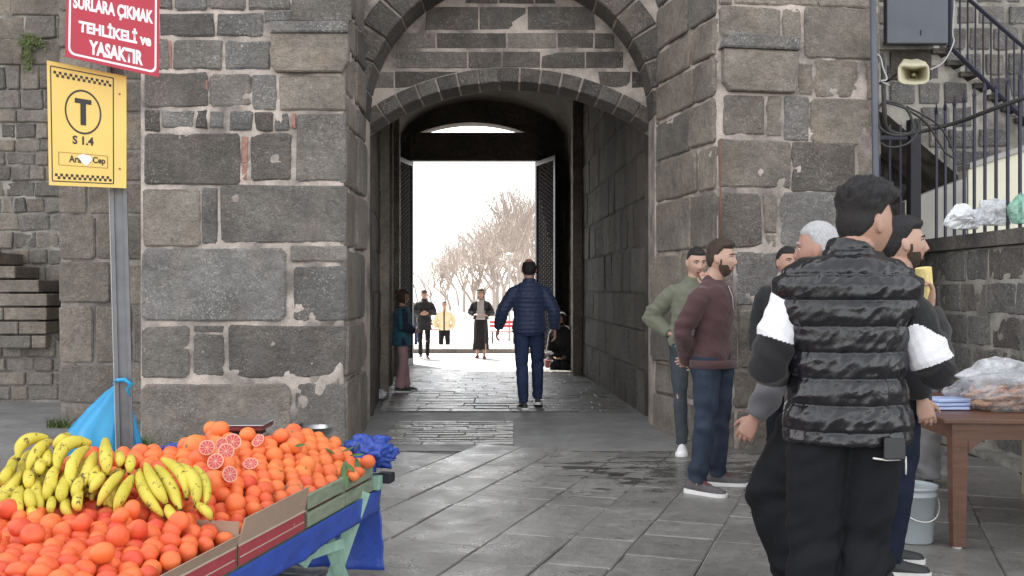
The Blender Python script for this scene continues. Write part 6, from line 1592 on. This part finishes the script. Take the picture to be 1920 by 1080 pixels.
# white folding stand beside the seated figure
t = empty('folding_stand', (.62, 20.3, -.13), label='small white folding stand on the ground beside the seated figure', cat='stand')
with building(t):
    for (a, b) in (((1022, 660), (1046, 676)), ((1022, 676), (1046, 658)), ((1020, 658), (1034, 670))): MB().tube([wp(*a, 20.3), wp(*b, 20.35)], .018, 6).obj('leg', M['white_rubber'])
    a, b = wp(1022, 690, 20.2), wp(1042, 675, 20.2); MB().box(a.x, 20.1, a.z, b.x, 20.4, b.z).obj('box', M['red_enamel'])

# ---------------- beyond the gate: bare trees, lamps, benches, low hill
M['bark'] = plain('grey_brown_bark', (.30, .26, .235), .9, var=.2)
def tree_mesh(seed, H_, spread, up=.5, lv_=6):
    r_ = random.Random(seed); trunk = MB(); crown = MB(); nseg = [0]
    def grow(p, d, l, r, lev):
        q = p; pts = [p]; dd = d
        for i in range(3):
            dd = (dd+Vector((r_.gauss(0, .10), r_.gauss(0, .10), r_.gauss(.02, .06)))).normalized(); q = q+dd*l/3; pts.append(q)
        (trunk if lev == 0 else crown).tube(pts, [r, r*.9, r*.8, r*.68], 6 if lev < 2 else 3, caps=False); nseg[0] += 1
        if lev >= lv_: return
        for i in range(r_.choice([2, 3, 3]) if lev > 0 else 4):
            ax = Vector((r_.gauss(0, 1), r_.gauss(0, 1), r_.gauss(0, .4))).normalized(); nd = (dd*(1-spread*.5)+ax*spread+Vector((0, 0, up*.3))).normalized()
            grow(pts[-1] if i else pts[-1], nd, l*r_.uniform(.64, .88), r*.58, lev+1)
        if 0 < lev < 4:
            ax = Vector((r_.gauss(0, 1), r_.gauss(0, 1), .3)).normalized(); grow(pts[2], (dd*.5+ax*.7).normalized(), l*.6, r*.45, lev+2)
    grow(Vector((0, 0, 0)), Vector((0, 0, 1)), H_*.24, H_*.022, 0)
    return trunk.me('trunk', M['bark'], True), crown.me('branches', M['bark'], True)
TM_ = [tree_mesh(3, 6, .62), tree_mesh(8, 6, .55, .7), tree_mesh(15, 6, .45, 1.0)]
def tree(px, D, h, kind, label):
    h *= 1.12; t = empty('bare_tree', ((px-960)*D/F, D, -.64), rs.uniform(0, 6), label=label, cat='tree', group='bare trees beyond the gate')
    for nm, me in zip(('trunk', 'branches'), TM_[kind]): o = link(nm, me, t); o.scale = (h/6,)*3
tree(893, 44, 5.0, 0, 'nearest bare tree, directly behind the woman in the long skirt'); tree(996, 52, 7.2, 1, 'tallest pale bare tree beside the right gate leaf'); tree(944, 60, 7.6, 2, 'slender upright bare tree behind the walking man'); tree(845, 66, 5.2, 0, 'spreading bare tree above the person in cream jacket')
tree(925, 75, 7.6, 1, 'far bare tree between the skirted woman and the walking man'); tree(975, 46, 4.6, 0, 'low bare tree half hidden by the man in the blue jacket'); tree(815, 85, 4.8, 1, 'far low bare tree left of the cream jacket'); tree(870, 90, 7.4, 2, 'thin far bare tree above the nearest one'); tree(905, 110, 8.8, 0, 'most distant wide bare tree in the middle'); tree(960, 95, 10, 1, 'far tall bare tree, its top over the lamp post'); tree(1010, 80, 9, 2, 'far bare tree partly cut off by the right gate leaf'); tree(860, 125, 7.5, 0, 'faint small tree on the skyline')
tree(935, 68, 8.2, 0, 'wide bare tree just left of the lamp post'); tree(985, 70, 9.4, 2, 'tall bare tree directly above the walking man'); tree(885, 82, 7.0, 1, 'bare tree above the headscarf of the skirted woman'); tree(1000, 100, 12, 0, 'large far bare tree at the right side of the doorway'); tree(835, 105, 6.5, 2, 'thin far bare tree over the cream jacket')
M['lamp_grey'] = plain('lamp_grey', (.32, .32, .31), .5, .3)
t = empty('street_lamp', ((955-960)*40/F, 40, -.62), label='straight pale lamp post behind the walking man', cat='lamp post')
with building(t):
    x = (955-960)*40/F; MB().tube([(x, 40, -.62), (x, 40, 2.6)], [.05, .035], 8).obj('pole', M['lamp_grey']); MB().lathe([(.01, 2.6), (.14, 2.65), (.16, 2.8), (.02, 2.86)], 10, Matrix.Translation((x, 40, 0))).obj('lamp_head', M['lamp_grey'])
for x_, d_, lb in ((783, 42, 'curved dark lamp arm bending left at the doorway edge'), (802, 46, 'second curved lamp arm, right of the walking man in black coat')):
    t = empty('street_lamp', ((x_-960)*d_/F, d_, -.62), label=lb, cat='lamp post', group='curved lamps')
    with building(t):
        x = (x_-960)*d_/F; MB().tube([(x, d_, -.62), (x, d_, .9), (x-.12, d_, 1.5), (x-.42, d_, 2.0), (x-.62, d_, 2.15)], [.05, .045, .04, .03, .025], 8).obj('pole', M['lamp_grey'], None, True); MB().box(x-.85, d_-.08, 2.12, x-.6, d_+.08, 2.18, bev=.02).obj('lamp_head', M['lamp_grey'])
M['red_paint'] = plain('red_paint', (.45, .06, .07), .5)
def bench(px, D, label):
    t = empty('park_bench', ((px-960)*D/F, D, -.62), label=label, cat='bench', group='benches beyond the gate'); x = (px-960)*D/F
    with building(t):
        for i in range(3): MB().box(x-.5, D-.2+i*.14, -.2, x+.5, D-.09+i*.14, -.16).obj('seat_slat', M['red_paint'])
        for i in range(2): MB().box(x-.5, D+.22, -.02+i*.14, x+.5, D+.25, .08+i*.14).obj('back_slat', M['red_paint'])
        for s_ in (-.42, .38): MB().box(x+s_, D-.18, -.62, x+s_+.05, D+.24, -.2).obj('leg', M['black_iron'])
bench(943, 38, 'red bench beyond the gate, left of the lamp post'); bench(985, 41, 'red bench hidden mostly by the walking man'); bench(818, 40, 'red bench left of the person in cream jacket')
M['hill'] = plain('pale_hill', (.45, .40, .36), .95, var=.12, nscale=.05)
V = []; Fc = []; nx = 60
for j, (y, zz) in enumerate([(130, -.62), (150, 2.0), (190, 4.5), (300, 5.0)]):
    for i in range(nx+1): x = -150+300*i/nx; V.append((x, y, zz*(.7+.5*noise.noise((x*.03, y*.01, 2))) if j else -.7))
Fc = [(j*(nx+1)+i, j*(nx+1)+i+1, (j+1)*(nx+1)+i+1, (j+1)*(nx+1)+i) for j in range(3) for i in range(nx)]
link('hill', mesh('hill', V, Fc, M['hill'], True), kind='structure')
